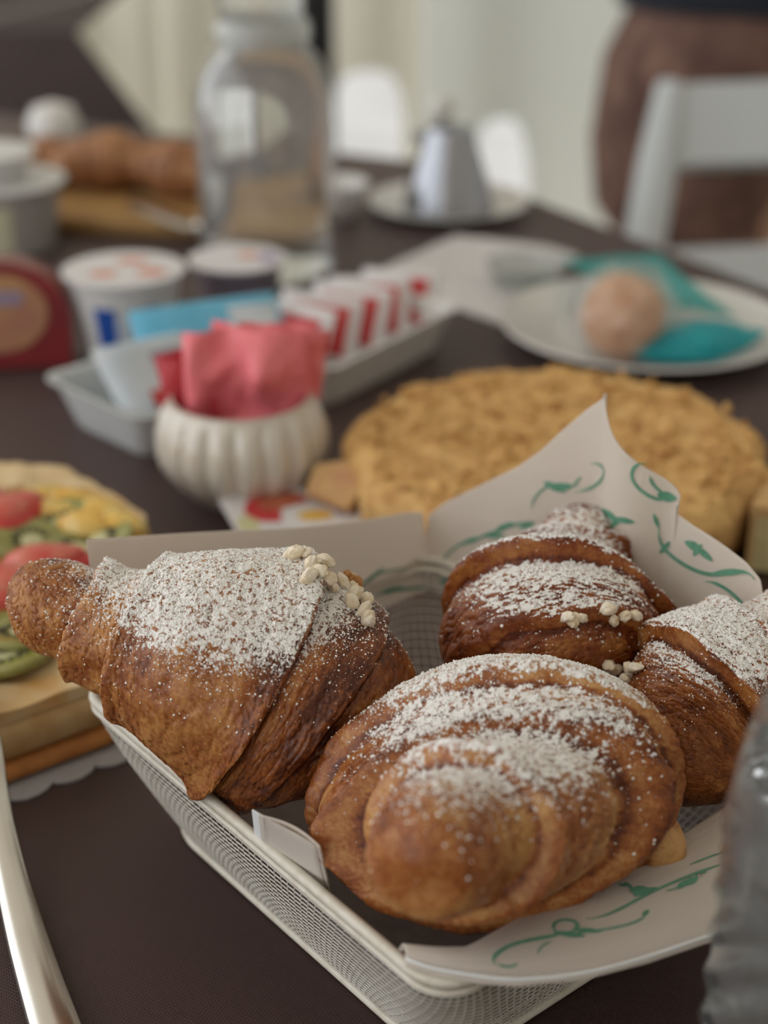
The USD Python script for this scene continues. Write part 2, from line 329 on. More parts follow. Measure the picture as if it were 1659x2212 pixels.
curtain(X(907), 3.3, lambda x: zt2 - .05 * ((x - X(1082)) / .055) ** 4 if X(1010) < x < X(1152) else -.72, 'curtain_white', 'white curtain panel with a bright gap behind the steel jug, left of the person', folds=.33, amp=.03, ph=.6)
p0 = aty(685, 100, 3.2)
part('pavilion_post', lathe([(0, -.75), (.04, -.75), (.04, -.70), (.036, -.69), (.036, 2.2), (0, 2.2)], 32, (p0[0], 3.2, 0)), 'post', label='slim black post standing behind the glass carafe', cat='post')

# ------------------------------------------------------------------ the dining table and its cloth
def rounded(poly, r): return Polygon(poly).buffer(-r).buffer(r, 12)
outline = [(-1.1, 2.23), (.06, 1.67), (.95, .13), (.8, -.15), (-1.1, -.15)]
tp = rounded(outline, .06)
t = thing('dining_table', 'dining table under the dark brown cloth, carrying the breakfast', 'table', (0, .8, -.75))
part('tabletop', prism(list(Polygon(outline).buffer(-.012).exterior.coords), .03, -.0325), 'wood', t)
for x, y in ((-1.0, 2.05), (.0, 1.58), (.78, .1), (-1.0, .0)): part('leg', box(x - .03, x + .03, y - .03, y + .03, -.75, -.0325), 'wood', t)
ring = np.array(tp.exterior.segmentize(.02).coords)[:-1]
c0 = ring.mean(0)
levels = []
for k, z in enumerate(np.linspace(0, -.26, 8)):
    a = np.arange(len(ring)) * .35
    d = ring - c0; d = d / np.linalg.norm(d, axis=1, keepdims=True)
    levels.append(np.column_stack([ring + d * (.004 + .05 * (-z) + (.018 * (-z / .26) * np.sin(a))[:, None]), np.full(len(ring), z if k else -.002)]))
G = np.array(levels); G = np.concatenate([G, G[:, :1]], 1)
part('tablecloth', [prism(list(tp.exterior.coords), .0024, -.0024), sheet(G, .0015)], 'cloth', label='dark brown textured tablecloth covering the breakfast table', cat='tablecloth', smooth=30)

# ------------------------------------------------------------------ second table, draped, far left
e0, e1, e2 = aty(165, 58, 2.6), aty(335, 300, 2.52), aty(-500, 58, 2.6)
t = thing('side_table', 'second table far left under a dark brown cloth', 'table', (-1.0, 2.9, -.75))
part('tabletop', box(-1.62, -.58, 2.63, 3.2, -.02, -.004), 'wood', t)
for x in (-1.55, -.65):
    for y in (2.7, 3.1): part('leg', box(x - .025, x + .025, y - .025, y + .025, -.75, -.02), 'wood', t)
G = np.zeros((30, 14, 3))
for i, a in enumerate(np.linspace(0, 1, 30)):
    top = np.array([-1.65 + a * (e0[0] + 1.65), 2.60, 0.0]); bot = np.array([-1.7 + a * (e1[0] + 1.7), 2.53 - .02 * math.sin(9 * a), -.42 + a * (e1[2] + .42)])
    for j, b in enumerate(np.linspace(0, 1, 14)):
        G[i, j] = top + (bot - top) * b + np.array([0, .02 * math.sin(14 * a) * b, 0])
part('tablecloth', [sheet(G, .003), box(-1.65, e0[0], 2.6, 3.22, -.003, .001)], 'drape', label='dark brown cloth with a slanting edge draped over the far left table', cat='tablecloth')

# ------------------------------------------------------------------ white chair and the person behind it
q0, q1 = aty(1448, 190, 1.86), aty(1372, 640, 1.66)
t = thing('folding_chair', 'white folding chair with slatted back at the far side of the table', 'chair', (q0[0] + .2, 1.75, -.75))
dirp = (q1 - q0) / (q1[2] - q0[2]); cw = .40
def post_pt(z, k): return q0 + dirp * (z - q0[2]) + np.array([cw * k, 0, 0])
for k in (0, 1):
    pts = [post_pt(z, k) for z in np.linspace(-.75, q0[2], 12)]
    part('post', tube(pts, [.024] * 10 + [.024, .018], 14), 'chair', t)
    part('rear_leg', tube([np.array([post_pt(0, k)[0], 1.74, -.30]), np.array([post_pt(0, k)[0], 2.05, -.75])], .016, 10), 'chair', t)
def rail(zc, hgt, dep, bow):
    a = np.linspace(0, 1, 18); G = np.zeros((18, 5, 3))
    for i, s in enumerate(a):
        for j, q in enumerate(np.linspace(-.5, .5, 5)):
            p = post_pt(zc + q * hgt, s); p = p + np.array([0, bow * 4 * s * (1 - s), 0]); G[i, j] = p
    return sheet(G, dep)
part('top_rail', rail(aty(1560, 285, 1.8)[2], .078, .018, .03), 'chair', t)
part('lower_rail', rail(aty(1560, 625, 1.66)[2], .06, .018, .02), 'chair', t)
part('seat', rbox(.40, .40, .03, .012, (q0[0] + .2, 1.62, -.32)), 'chair', t)
part('stretcher', tube([post_pt(-.60, 0), post_pt(-.60, 1)], .011, 10), 'chair', t)

def body(bones, seg=16):
    out = []
    for (a, ra), (b, rb) in bones:
        out.append(m3.Manifold.batch_hull([m3.Manifold.sphere(ra, seg).translate(tuple(map(float, a))), m3.Manifold.sphere(rb, seg).translate(tuple(map(float, b)))]))
    m = m3.Manifold.batch_boolean(out, m3.OpType.Add).refine_to_length(.025)
    tm = trimesh.Trimesh(*arr(m)); trimesh.smoothing.filter_taubin(tm, iterations=12); return tm
px0 = aty(1565, 200, 2.3)[0]
bx, by = px0 + .03, 2.3
def B_(x, y, z): return (bx + x, by + y, z - .75)
bones = []
for s in (-1, 1):
    hip, knee, ank = B_(.078 * s, 0, .88), B_(-.055 + .05 * s, -.02 - .02 * s, .48), B_(-.03 + .055 * s, .03, .09)
    bones += [((hip, .088), (knee, .058)), ((knee, .056), (ank, .036)), ((ank, .036), (B_(-.03 + .06 * s, -.13, .04), .032)), ((B_(-.03 + .06 * s, -.13, .04), .032), (B_(-.03 + .065 * s, -.18, .03), .024))]
    sh, el, wr_ = B_(.17 * s, 0, 1.36), B_(.215 * s, .02, 1.09), B_(.07 * s, -.19, 1.02)
    bones += [((sh, .052), (el, .040)), ((el, .040), (wr_, .027)), ((wr_, .028), (B_(.03 * s, -.215, 1.03), .030))]
    for f_ in range(4):
        fz = 1.045 - f_ * .018; k1, k2 = B_(-.005 * s, -.235 - .012 * (s > 0), fz), B_(-.045 * s, -.225 - .020 * (s > 0), fz - .012); bones += [((B_(.03 * s, -.215, fz), .010), (k1, .009)), ((k1, .009), (k2, .008))]
    bones += [((B_(.05 * s, -.20, 1.05), .012), (B_(.012 * s, -.225, 1.075), .010))]
    bones += [((B_(.05 * s, 0, 1.36), .07), (sh, .055)), ((B_(.05 * s, 0, .96), .115), (B_(.06 * s, .0, 1.25), .115)), ((B_(.085 * s, 0, .90), .10), (B_(.05 * s, 0, .96), .11))]
bones += [((B_(0, 0, 1.36), .07), (B_(0, -.01, 1.46), .05)), ((B_(0, 0, 1.55), .080), (B_(0, .01, 1.60), .088)), ((B_(0, -.03, 1.50), .052), (B_(0, -.02, 1.56), .072)), ((B_(0, -.10, 1.535), .010), (B_(0, -.095, 1.56), .008))]
for s in (-1, 1): bones += [((B_(.085 * s, .01, 1.54), .012), (B_(.088 * s, .015, 1.57), .014))]
t = thing('person', 'person in a dark navy top and brown patterned skirt standing behind the white chair', 'person', (bx, by, -.75))
part('body', body(bones), 'skin', t, smooth=True)
part('hair', body([((B_(0, .03, 1.60), .09), (B_(0, .05, 1.56), .085)), ((B_(0, .05, 1.56), .07), (B_(0, .07, 1.45), .05)), ((B_(0, -.03, 1.645), .06), (B_(0, .03, 1.60), .085))]), 'hair', t, smooth=True)
for s in (-1, 1): part('eye', trimesh.creation.icosphere(2, .011).apply_translation(B_(.032 * s, -.086, 1.565)), 'china', t, smooth=True)
part('mouth', tube(spl([B_(-.024, -.085, 1.497), B_(0, -.092, 1.494), B_(.024, -.085, 1.497)], 7), .006, 8), 'berry_cut', t)
def ell(levels, n=48, th=.004):
    G = np.zeros((len(levels), n + 1, 3)); a = np.linspace(0, 2 * PI, n + 1)
    for i, (z, rx, ry, cx, wav) in enumerate(levels):
        k = 1 + wav * np.sin(7 * a); G[i] = np.stack([bx + cx + rx * k * np.cos(a), by + ry * k * np.sin(a), np.full(n + 1, z - .75)], -1)
    return sheet(G, th)
part('skirt', ell([(.94, .150, .13, 0, 0), (.86, .155, .145, -.005, .01), (.76, .176, .15, -.03, .02), (.64, .160, .14, -.058, .03), (.54, .132, .13, -.075, .03), (.47, .105, .12, -.05, .03)]), 'skirt', t, smooth=True)
top = [(a, b) for a, b in bones if min(a[0][2], b[0][2]) > .16 and max(a[0][2], b[0][2]) < .66]
part('top', [ell([(.835, .195, .155, 0, .01), (.92, .185, .15, 0, .01), (1.02, .170, .135, 0, 0), (1.20, .180, .14, 0, 0), (1.34, .16, .11, 0, 0), (1.42, .075, .075, 0, 0)]),
              body([((B_(.13 * s, 0, 1.35), .072), (B_(.215 * s, .02, 1.16), .060)) for s in (-1, 1)])], 'navy', t, smooth=True)

# ================================================================== THE BREAD BASKET
ZR = .06
L_, N_ = at(175, 1490, ZR), at(955, 2150, ZR)
U = (N_ - L_) / np.linalg.norm(N_ - L_); WV = np.array([-U[1], U[0], 0.0])      # along the left side; across to the right
BW = .184
F_, R_ = L_ + BW * WV, N_ + BW * WV
LEN = np.linalg.norm(N_ - L_)
def loop(inset, radius, z, n=240):
    p = Polygon([(inset, inset), (LEN - inset, inset), (LEN - inset, BW - inset), (inset, BW - inset)]).buffer(-radius).buffer(radius, 24).exterior
    s = (np.arange(n) / n) * p.length
    q = np.array([p.interpolate((d + LEN / 2) % p.length).coords[0] for d in s])
    return L_[None, :2] @ np.eye(2) * 1.0 + q[:, :1] * U[:2] + q[:, 1:] * WV[:2], z
def loop3(inset, radius, z, n=240):
    # sample by the angle-free parameter of a fixed corner layout so that loops of different size correspond
    w_, h_ = LEN - 2 * inset, BW - 2 * inset
    segs = []; m = n // 8
    cx = [(inset + radius, inset + radius, PI, 1.5 * PI), (LEN - inset - radius, inset + radius, 1.5 * PI, 2 * PI), (LEN - inset - radius, BW - inset - radius, 0, .5 * PI), (inset + radius, BW - inset - radius, .5 * PI, PI)]
    pts = []
    for k in range(4):
        x, y, a0, a1 = cx[k]; x2, y2, b0, _ = cx[(k + 1) % 4]
        a = np.linspace(a0, a1, m, endpoint=False); pts += list(np.stack([x + radius * np.cos(a), y + radius * np.sin(a)], 1))
        s, e = np.array([x + radius * math.cos(a1), y + radius * math.sin(a1)]), np.array([x2 + radius * math.cos(b0), y2 + radius * math.sin(b0)])
        pts += list(s + (e - s) * np.linspace(0, 1, m, endpoint=False)[:, None])
    q = np.array(pts)
    return np.column_stack([L_[0] + q[:, 0] * U[0] + q[:, 1] * WV[0], L_[1] + q[:, 0] * U[1] + q[:, 1] * WV[1], np.full(len(q), z)])
t = basket = thing('wire_basket', 'cream wire mesh bread basket holding the croissants', 'basket', ((L_ + R_) / 2)[:2].tolist() + [0.0])
part('rim', [tube(loop3(0, .014, ZR), .0021, 10, True), tube(loop3(.0028, .012, ZR - .0036), .0015, 8, True), tube(loop3(-.0002, .014, ZR - .0042), .0013, 8, True)], 'wire', t, smooth=60)
def raw_loop(v, n=960): return loop3(.019 * (1 - v) ** 1.25, .014 + .016 * (1 - v), .0035 + (ZR - .007) * v, n)
mid = raw_loop(.55); mid_s = np.r_[0, np.cumsum(np.linalg.norm(np.diff(np.vstack([mid, mid[:1]]), axis=0), axis=1))]
def basket_loop(v, n=480):                     # evenly spaced along the wall
    k = np.interp(np.linspace(0, mid_s[-1], n, endpoint=False), mid_s, np.arange(961)); q = raw_loop(v); q = np.vstack([q, q[:1]])
    return np.stack([np.interp(k, np.arange(961), q[:, c]) for c in range(3)], 1)
wires = [tube(basket_loop(v), .00036, 4, True) for v in np.linspace(.04, .97, 16)]
rows = [basket_loop(v, 1040) for v in np.linspace(0, 1, 9)]
n_d = 208
for k in range(n_d):
    for sgn, m_ in ((1, 15),):
        i0 = k * 5
        wires.append(tube([rows[q][(i0 + sgn * int(m_ * q / 8)) % 1040] for q in range(9)], .00030, 4))
part('wire_mesh', wires, 'wire_fine', t, smooth=False, kind='stuff')
lo = loop3(.019, .030, .0026, 240)
fl = [tube(lo, .0018, 8, True)]
part('base_ring', fl, 'wire', t, smooth=60)
floor_w = []
cc = lo.mean(0)
inset = Polygon(lo[:, :2])
from shapely.geometry import LineString
for k in range(-40, 41):
    for d_, e_ in ((U, WV), (WV, U)):
        a = cc + e_ * k * .0045; seg = LineString([(a - d_ * .2)[:2], (a + d_ * .2)[:2]]).intersection(inset)
        if seg.length > .01:
            s0, s1 = np.array(seg.coords[0]), np.array(seg.coords[-1]); floor_w.append(tube([[*s0, .0030], [*s1, .0030]], .0004, 3))
part('floor_mesh', floor_w, 'wire_fine', t, smooth=False, kind='stuff')
shade_poly = np.column_stack([loop3(.024, .02, .0040, 240)])
part('shade_sheet', prism(shade_poly[:, :2].tolist(), .0006, .0040), 'shade_brown', label='added dark brown sheet standing in for shade on the floor of the wire basket', cat='paper')  # added dark sheet, stands in for the shaded basket floor under the croissants

# ------------------------------------------------------------------ croissants
def smooth01(x): x = np.clip(x, 0, 1); return x * x * (3 - 2 * x)
def croissant(spine, radii, edges, scale=(1, 1, 1), nt=420, na=360, seed=0, wr=1.0, roll0=0.0, sw=.0018, shift=None, wide=None, skew=0.0):
    """a rolled croissant: spine points (x, y, z), radii, and edges (t, side, depth, tilt, phase): where one wrap of dough ends over the next.
    Returns the mesh, its tone (0 dark .. 1 pale) and the grids of t and angle"""
    sp, rd = np.asarray(spine, float), np.asarray(radii, float)
    d = np.r_[0, np.cumsum(np.linalg.norm(np.diff(sp, axis=0), axis=1))]; L = d[-1]; d /= L
    t = np.linspace(0, 1, nt); e = .5 - .5 * np.cos(PI * t); t = .55 * t + .45 * e
    P = CubicSpline(d, sp, axis=0)(t)
    from scipy.interpolate import PchipInterpolator
    r = np.maximum(PchipInterpolator(d, rd)(t), 0)
    e0 = np.maximum(rd[1], .006) / L                     # rounded ends
    r *= np.sqrt(np.clip(1 - np.clip(1 - t / max(d[1], 1e-6), 0, 1) ** 2, 0, 1)) if rd[0] > 0 else 1
    r *= np.sqrt(np.clip(1 - np.clip((t - d[-2]) / (1 - d[-2]), 0, 1) ** 2, 0, 1)) if rd[-1] > 0 else 1
    Tn = np.gradient(P, t, axis=0); Tn /= np.linalg.norm(Tn, axis=1, keepdims=True)
    for _ in range(3): Tn = (np.roll(Tn, 1, 0) + Tn + np.roll(Tn, -1, 0)) if False else Tn
    Nn = np.zeros_like(P); k0 = nt // 2
    n0 = np.array([0, 0, 1.0]); n0 -= Tn[k0] * np.dot(n0, Tn[k0]); Nn[k0] = n0 / np.linalg.norm(n0)
    for rng_ in (range(k0 + 1, nt), range(k0 - 1, -1, -1)):
        prev = Nn[k0]
        for i in rng_:
            n = prev - Tn[i] * np.dot(prev, Tn[i]); Nn[i] = prev = n / np.linalg.norm(n)
    Bn = np.cross(Tn, Nn)
    a = np.linspace(0, 2 * PI, na, endpoint=False) + roll0
    TT, AA = np.meshgrid(t, a, indexing='ij')
    ca, sa = np.cos(AA), np.sin(AA)
    circ = np.stack([ca * 1.3, sa * 1.3, TT * 6], -1)
    h = np.zeros_like(TT); tone = np.full_like(TT, .42)
    wav = meshkit.fbm(np.stack([ca * 1.6, sa * 1.6, np.zeros_like(TT)], -1), 4, seed) - .5
    wav2 = meshkit.fbm(np.stack([ca * 6, sa * 6, np.zeros_like(TT) + 3], -1), 3, seed + 5) - .5
    total = 0
    for k, (t0, side, dep, tilt, ph) in enumerate(edges):
        w2 = meshkit.fbm(np.stack([ca * 2.2, sa * 2.2, np.zeros_like(TT) + 9.7 * k], -1), 3, seed + k) - .5
        x = (TT - (t0 + tilt * np.cos(AA - ph) +   .035 * w2 + .005 * wav2)) * side * L
        st = 1 - smooth01((x + .55 * sw) / sw)
        vary = np.clip(.55 + 1.5 * (meshkit.noise(np.stack([ca * 1.7, sa * 1.7, np.zeros_like(TT) + 31 + k], -1), seed) - .15), .35, 1.5)
        dep = dep * vary
        h += dep * (st - (1 - smooth01((x + .13 * L) / (.26 * L))))
        h += np.where(x < 0, .35 * dep * np.exp(-((x + .0028) / .0030) ** 2), 0)             # rolled lip
        h -= np.where(x > -.0006, .40 * dep * np.exp(-np.maximum(x, 0) / .0022), 0) * min(1, .0022 / sw)             # crease under it
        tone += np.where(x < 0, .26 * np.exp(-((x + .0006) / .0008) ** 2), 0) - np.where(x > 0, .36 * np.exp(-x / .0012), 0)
        tone += np.where(x > .001, .38 * np.exp(-((x - .005) / .0045) ** 2), 0) * np.clip(.2 + 2.2 * (meshkit.noise(np.stack([ca * 3, sa * 3, TT * 3 + k], -1), seed + 40 + k) - .3), 0, 1)
    q = np.stack([ca * 2.0, sa * 2.0, TT * 9], -1)
    base3 = P[:, None] + r[:, None, None] * (ca[..., None] * Nn[:, None] + sa[..., None] * Bn[:, None])
    n1 = meshkit.fbm(base3 * 42, 4, seed + 11) - .5
    streak = meshkit.fbm(np.stack([ca * 3.2, sa * 3.2, TT * 46], -1), 4, seed + 21) - .5           # lamination runs round the roll
    fine = meshkit.fbm(np.stack([ca * 20, sa * 20, TT * 150], -1), 3, seed + 31) - .5
    ridge = np.abs(meshkit.fbm(np.stack([ca * 6, sa * 6, TT * 48], -1), 3, seed + 41) - .5)
    endf = np.clip(r / .022, 0, 1)[:, None]
    h += wr * (.0030 * n1 + endf * (.0008 * streak + .00035 * fine - .0007 * np.clip(.07 - ridge, 0, 1) / .07))
    tone += .85 * n1 + endf * (.75 * streak + .25 * fine)
    if shift is not None: tone += np.interp(TT, *shift)
    fade = np.clip(r / .012, 0, 1)[:, None]
    R = np.maximum(r[:, None] + h * fade, .0004 * (r[:, None] > 0))
    R[0], R[-1] = 0, 0
    o = R[..., None] * (ca[..., None] * Nn[:, None] + sa[..., None] * Bn[:, None]) * np.asarray(scale)
    if wide is not None: o[..., 0] *= PchipInterpolator(d, np.asarray(wide, float))(t)[:, None]
    if skew: o[..., 2] += skew * o[..., 0] * np.clip(PchipInterpolator(d, np.asarray(wide, float))(t) * 2.2 - 2.2, 0, 1)[:, None]
    V = P[:, None] + o
    n, m = V.shape[:2]
    i, j = np.meshgrid(np.arange(n - 1), np.arange(m), indexing='ij')
    qd = np.stack([i * m + j, (i + 1) * m + j, (i + 1) * m + (j + 1) % m, i * m + (j + 1) % m], -1).reshape(-1, 4)
    f = np.vstack([qd[:, [0, 1, 2]], qd[:, [0, 2, 3]]])[:, ::-1]
    mesh = trimesh.Trimesh(V.reshape(-1, 3), f, process=False)
    if mesh.volume < 0: mesh.faces = mesh.faces[:, ::-1]
    return mesh, np.clip(tone, 0, 1).ravel(), TT.ravel(), AA.ravel()
def vnorm(mesh):
    v, f, n = meshkit.arrays(mesh, True); return n
def dust(mesh, density):
    """grains of powdered sugar: points on the surface, more of them where density is higher"""
    v, f = np.asarray(mesh.vertices), np.asarray(mesh.faces)
    w = np.clip(density, 0, 1)[f].mean(1) * mesh.area_faces
    return v, f, w
def grains(mesh, density, n, lo, hi, seed):
    r = np.random.default_rng(seed)
    v, f, w = dust(mesh, density); pick = r.choice(len(f), n, p=w / w.sum())
    b = r.random((n, 2)); s = np.sqrt(b[:, :1]); bc = np.hstack([1 - s, s * (1 - b[:, 1:]), s * b[:, 1:]])
    p = (v[f[pick]] * bc[..., None]).sum(1) + mesh.face_normals[pick] * lo * .25
    k = lo + (hi - lo) * r.random(n) ** 5
    return p, np.stack([k, k * (.6 + .5 * r.random(n)), k * (.5 + .4 * r.random(n))], 1)
clump = trimesh.creation.icosphere(1, 1.0)
clump.vertices *= (.55 + .95 * meshkit.noise(clump.vertices * 1.9 + 5, 3))[:, None]

def px_spine(rows):            # (pixel x, pixel y, distance along the view axis, radius in pixels there)
    return [atd(a, b, d) for a, b, d, r in rows], [r * d / F for a, b, d, r in rows]
def bake(name_label, rows, edges, material, seed, scale=(1, 1, 1), sugar=None, n_gr=7000, gr=(.00018, .0006), wr=1.0, nt=420, na=360, **kw):
    kw.setdefault('wide', [r[4] for r in rows] if len(rows[0]) > 4 else None); rows = [r[:4] for r in rows]
    P, R = px_spine(rows)
    pd = np.r_[0, np.cumsum(np.linalg.norm(np.diff(np.array(P), axis=0), axis=1))]; pd /= pd[-1]
    edges = [((np.interp(e[0] - 100, np.arange(len(pd)), pd), *e[1:]) if e[0] >= 100 else e) for e in edges]
    if kw.get('shift') is not None and max(kw['shift'][0]) >= 100: kw['shift'] = (np.interp(np.array(kw['shift'][0]) - 100, np.arange(len(pd)), pd), kw['shift'][1])
    mesh, tone, TT, AA = croissant(P, R, edges, scale, nt, na, seed, wr, **kw)
    N = vnorm(mesh); V = np.asarray(mesh.vertices)
    loc = np.array([V[:, 0].mean(), V[:, 1].mean(), V[:, 2].min()])
    t = thing('croissant', name_label, 'croissant', loc, group=None)
    s = sugar(V, N, TT, AA, pix(V))
    patch = meshkit.fbm(V * 130, 3, seed + 77) - .5
    s = np.clip(s + .34 * patch * (s > .02), 0, 1)
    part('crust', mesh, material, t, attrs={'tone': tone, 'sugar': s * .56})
    if n_gr:
        p, k = grains(mesh, np.clip(s, 0, 1) ** 1.6, n_gr, gr[0], gr[1], seed + 5)
        stuff('powdered_sugar', t, p, k, clump, 'sugar')
    return t, mesh, N
def nibs(t, mesh, pts, size, seed, toasted=()):
    r = np.random.default_rng(seed); V = np.asarray(mesh.vertices); Q = pix(V); N = vnorm(mesh)
    dep = np.linalg.norm(V - CAM, axis=1)
    for k, (x, y) in enumerate(pts):
        near = np.nonzero(np.hypot(Q[:, 0] - x, Q[:, 1] - y) < 14)[0]
        if len(near) == 0: near = np.argsort(np.hypot(Q[:, 0] - x, Q[:, 1] - y))[:12]
        i = near[np.argmin(dep[near])]
        m = trimesh.creation.icosphere(3, 1.0); m.vertices *= (.62 + .8 * meshkit.fbm(m.vertices * 1.5 + k * 3.1, 3, seed))[:, None]
        s = size * (.8 + .45 * r.random()); m.vertices *= np.array([s * (1 + .5 * r.random()), s * .85, s * .75])
        m = xf(m, trimesh.transformations.random_rotation_matrix(r.random(3))[:3, :3], V[i] + N[i] * s * .55)
        part('sugar_nib', m, 'nib_toast' if k in toasted else 'nib', t, smooth=True)

def sug(center, rad, up=(.25, .80), amount=1.0, floor_=.0, power=1.0):
    c = np.asarray(center, float)
    def fn(V, N, TT, AA, Q):
        a = smooth01((N[:, 2] - up[0]) / (up[1] - up[0]))
        d = np.hypot((Q[:, 0] - c[0]) / rad[0], (Q[:, 1] - c[1]) / rad[1])
        b = 1 - smooth01((d - .45) / .75)
        fr = floor_ * (N[:, 2] > -.35) * (1 - smooth01((d - .8) / .9))
        return np.clip(amount * a * b ** power + fr, 0, 1)
    return fn
# the left croissant: its blunt horn points left over the basket's rim
tA, mA, nA = bake('large flaky croissant at the left, its blunt horn over the basket rim',
    [(24, 1312, .575, 60), (70, 1306, .573, 92), (125, 1312, .570, 108), (192, 1330, .566, 114), (268, 1366, .563, 152), (352, 1392, .560, 197), (450, 1422, .557, 245), (560, 1462, .560, 271), (655, 1518, .563, 264), (738, 1582, .566, 212), (790, 1650, .568, 130), (815, 1690, .57, 60)],
    [(.205, -1, .0040, .012, 1.2), (.325, -1, .0036, .014, .6), (.60, 1, .0042, .035, .4), (.76, 1, .0030, .02, .2)],
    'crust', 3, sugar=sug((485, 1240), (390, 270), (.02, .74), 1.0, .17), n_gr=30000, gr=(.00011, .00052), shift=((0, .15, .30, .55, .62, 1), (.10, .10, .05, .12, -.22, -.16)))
nibs(tA, mA, [(640, 1192), (662, 1188), (668, 1212), (668, 1238), (690, 1226), (708, 1210), (712, 1240), (725, 1266), (742, 1252), (760, 1246), (772, 1262), (768, 1282), (790, 1288), (764, 1296), (790, 1312), (800, 1334), (755, 1234), (775, 1246)], .0026, 5, (16, 17))
# the front croissant: a thick horn towards the viewer, the other tucked to the right
tB, mB, nB = bake('croissant in front with a rounded horn pointing at the viewer and concentric dough rings',
    [(902, 1884, .424, 62, 1), (912, 1866, .428, 106, 1), (928, 1848, .436, 140, 1), (952, 1822, .450, 160, 1), (1005, 1798, .466, 176, 1.2), (1062, 1784, .482, 191, 1.50), (1060, 1756, .500, 226, 1.62), (1068, 1706, .520, 282, 1.38), (1088, 1672, .542, 250, 1.40), (1095, 1650, .565, 172, 1.4), (1100, 1642, .583, 80, 1.3)],
    [(103.7, -1, .0046, .012, 1.0), (105.35, -1, .0056, .015, .4), (106.5, -1, .0030, .015, .2), (108.6, 1, .003, .01, 0)],
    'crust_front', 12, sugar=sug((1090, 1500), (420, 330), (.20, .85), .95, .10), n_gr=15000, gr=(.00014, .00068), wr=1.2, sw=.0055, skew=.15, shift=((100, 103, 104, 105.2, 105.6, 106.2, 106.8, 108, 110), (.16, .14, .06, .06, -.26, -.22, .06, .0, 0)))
hP, hR = px_spine([(1330, 1800, .520, 70), (1362, 1806, .518, 92), (1400, 1818, .514, 84), (1440, 1834, .510, 62), (1478, 1848, .506, 38)])
hm, htone, _, _ = croissant(hP, hR, [(.62, 1, .0022, .01, 0)], (1, 1, 1), 150, 140, 77, .9, sw=.003, shift=((0, .7, 1), (0, .05, .5)))
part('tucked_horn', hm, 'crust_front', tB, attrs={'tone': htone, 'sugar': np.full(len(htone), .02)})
# the back croissant, horn up behind
tC, mC, nC = bake('darker croissant at the back of the basket, leaning on the printed paper napkin',
    [(1258, 1128, .652, 45), (1256, 1140, .648, 62), (1248, 1172, .640, 78), (1232, 1250, .624, 112), (1214, 1296, .610, 152), (1200, 1336, .598, 184), (1192, 1384, .588, 192), (1196, 1430, .580, 168), (1205, 1474, .574, 114), (1212, 1508, .57, 50)],
    [(102.3, -1, .0040, .01, 0), (105.05, 1, .0054, .03, 1.4), (107.2, 1, .0036, .02, 1.4)],
    'crust_back', 23, scale=(1.28, 1, 1.0), sugar=sug((1200, 1230), (300, 190), (.25, .85), 1.0, .06), n_gr=9000, gr=(.00014, .00068), sw=.004)
nibs(tC, mC, [(1232, 1338), (1248, 1346), (1268, 1336), (1240, 1352), (1318, 1322), (1332, 1346), (1358, 1334), (1382, 1334), (1322, 1444), (1336, 1452)], .0024, 8)
# the right croissant, cut by the frame
tD, mD, nD = bake('croissant cut by the right edge behind the water bottle, with torn layers',
    [(1395, 1672, .540, 50), (1425, 1648, .545, 105), (1462, 1610, .552, 160), (1512, 1560, .558, 205), (1566, 1516, .562, 222), (1618, 1484, .566, 192), (1690, 1448, .570, 164), (1770, 1412, .575, 142), (1850, 1392, .58, 95), (1900, 1370, .583, 45)],
    [(103.25, -1, .0056, .01, 0), (105.3, 1, .0040, .01, .3), (106.6, 1, .0035, .01, .3)],
    'crust', 31, sugar=sug((1570, 1340), (260, 190), (.25, .80), 1.05, .16), n_gr=15000, gr=(.00011, .0005), sw=.0028)
nibs(tD, mD, [(1352, 1448), (1366, 1440), (1345, 1462)], .0022, 9)

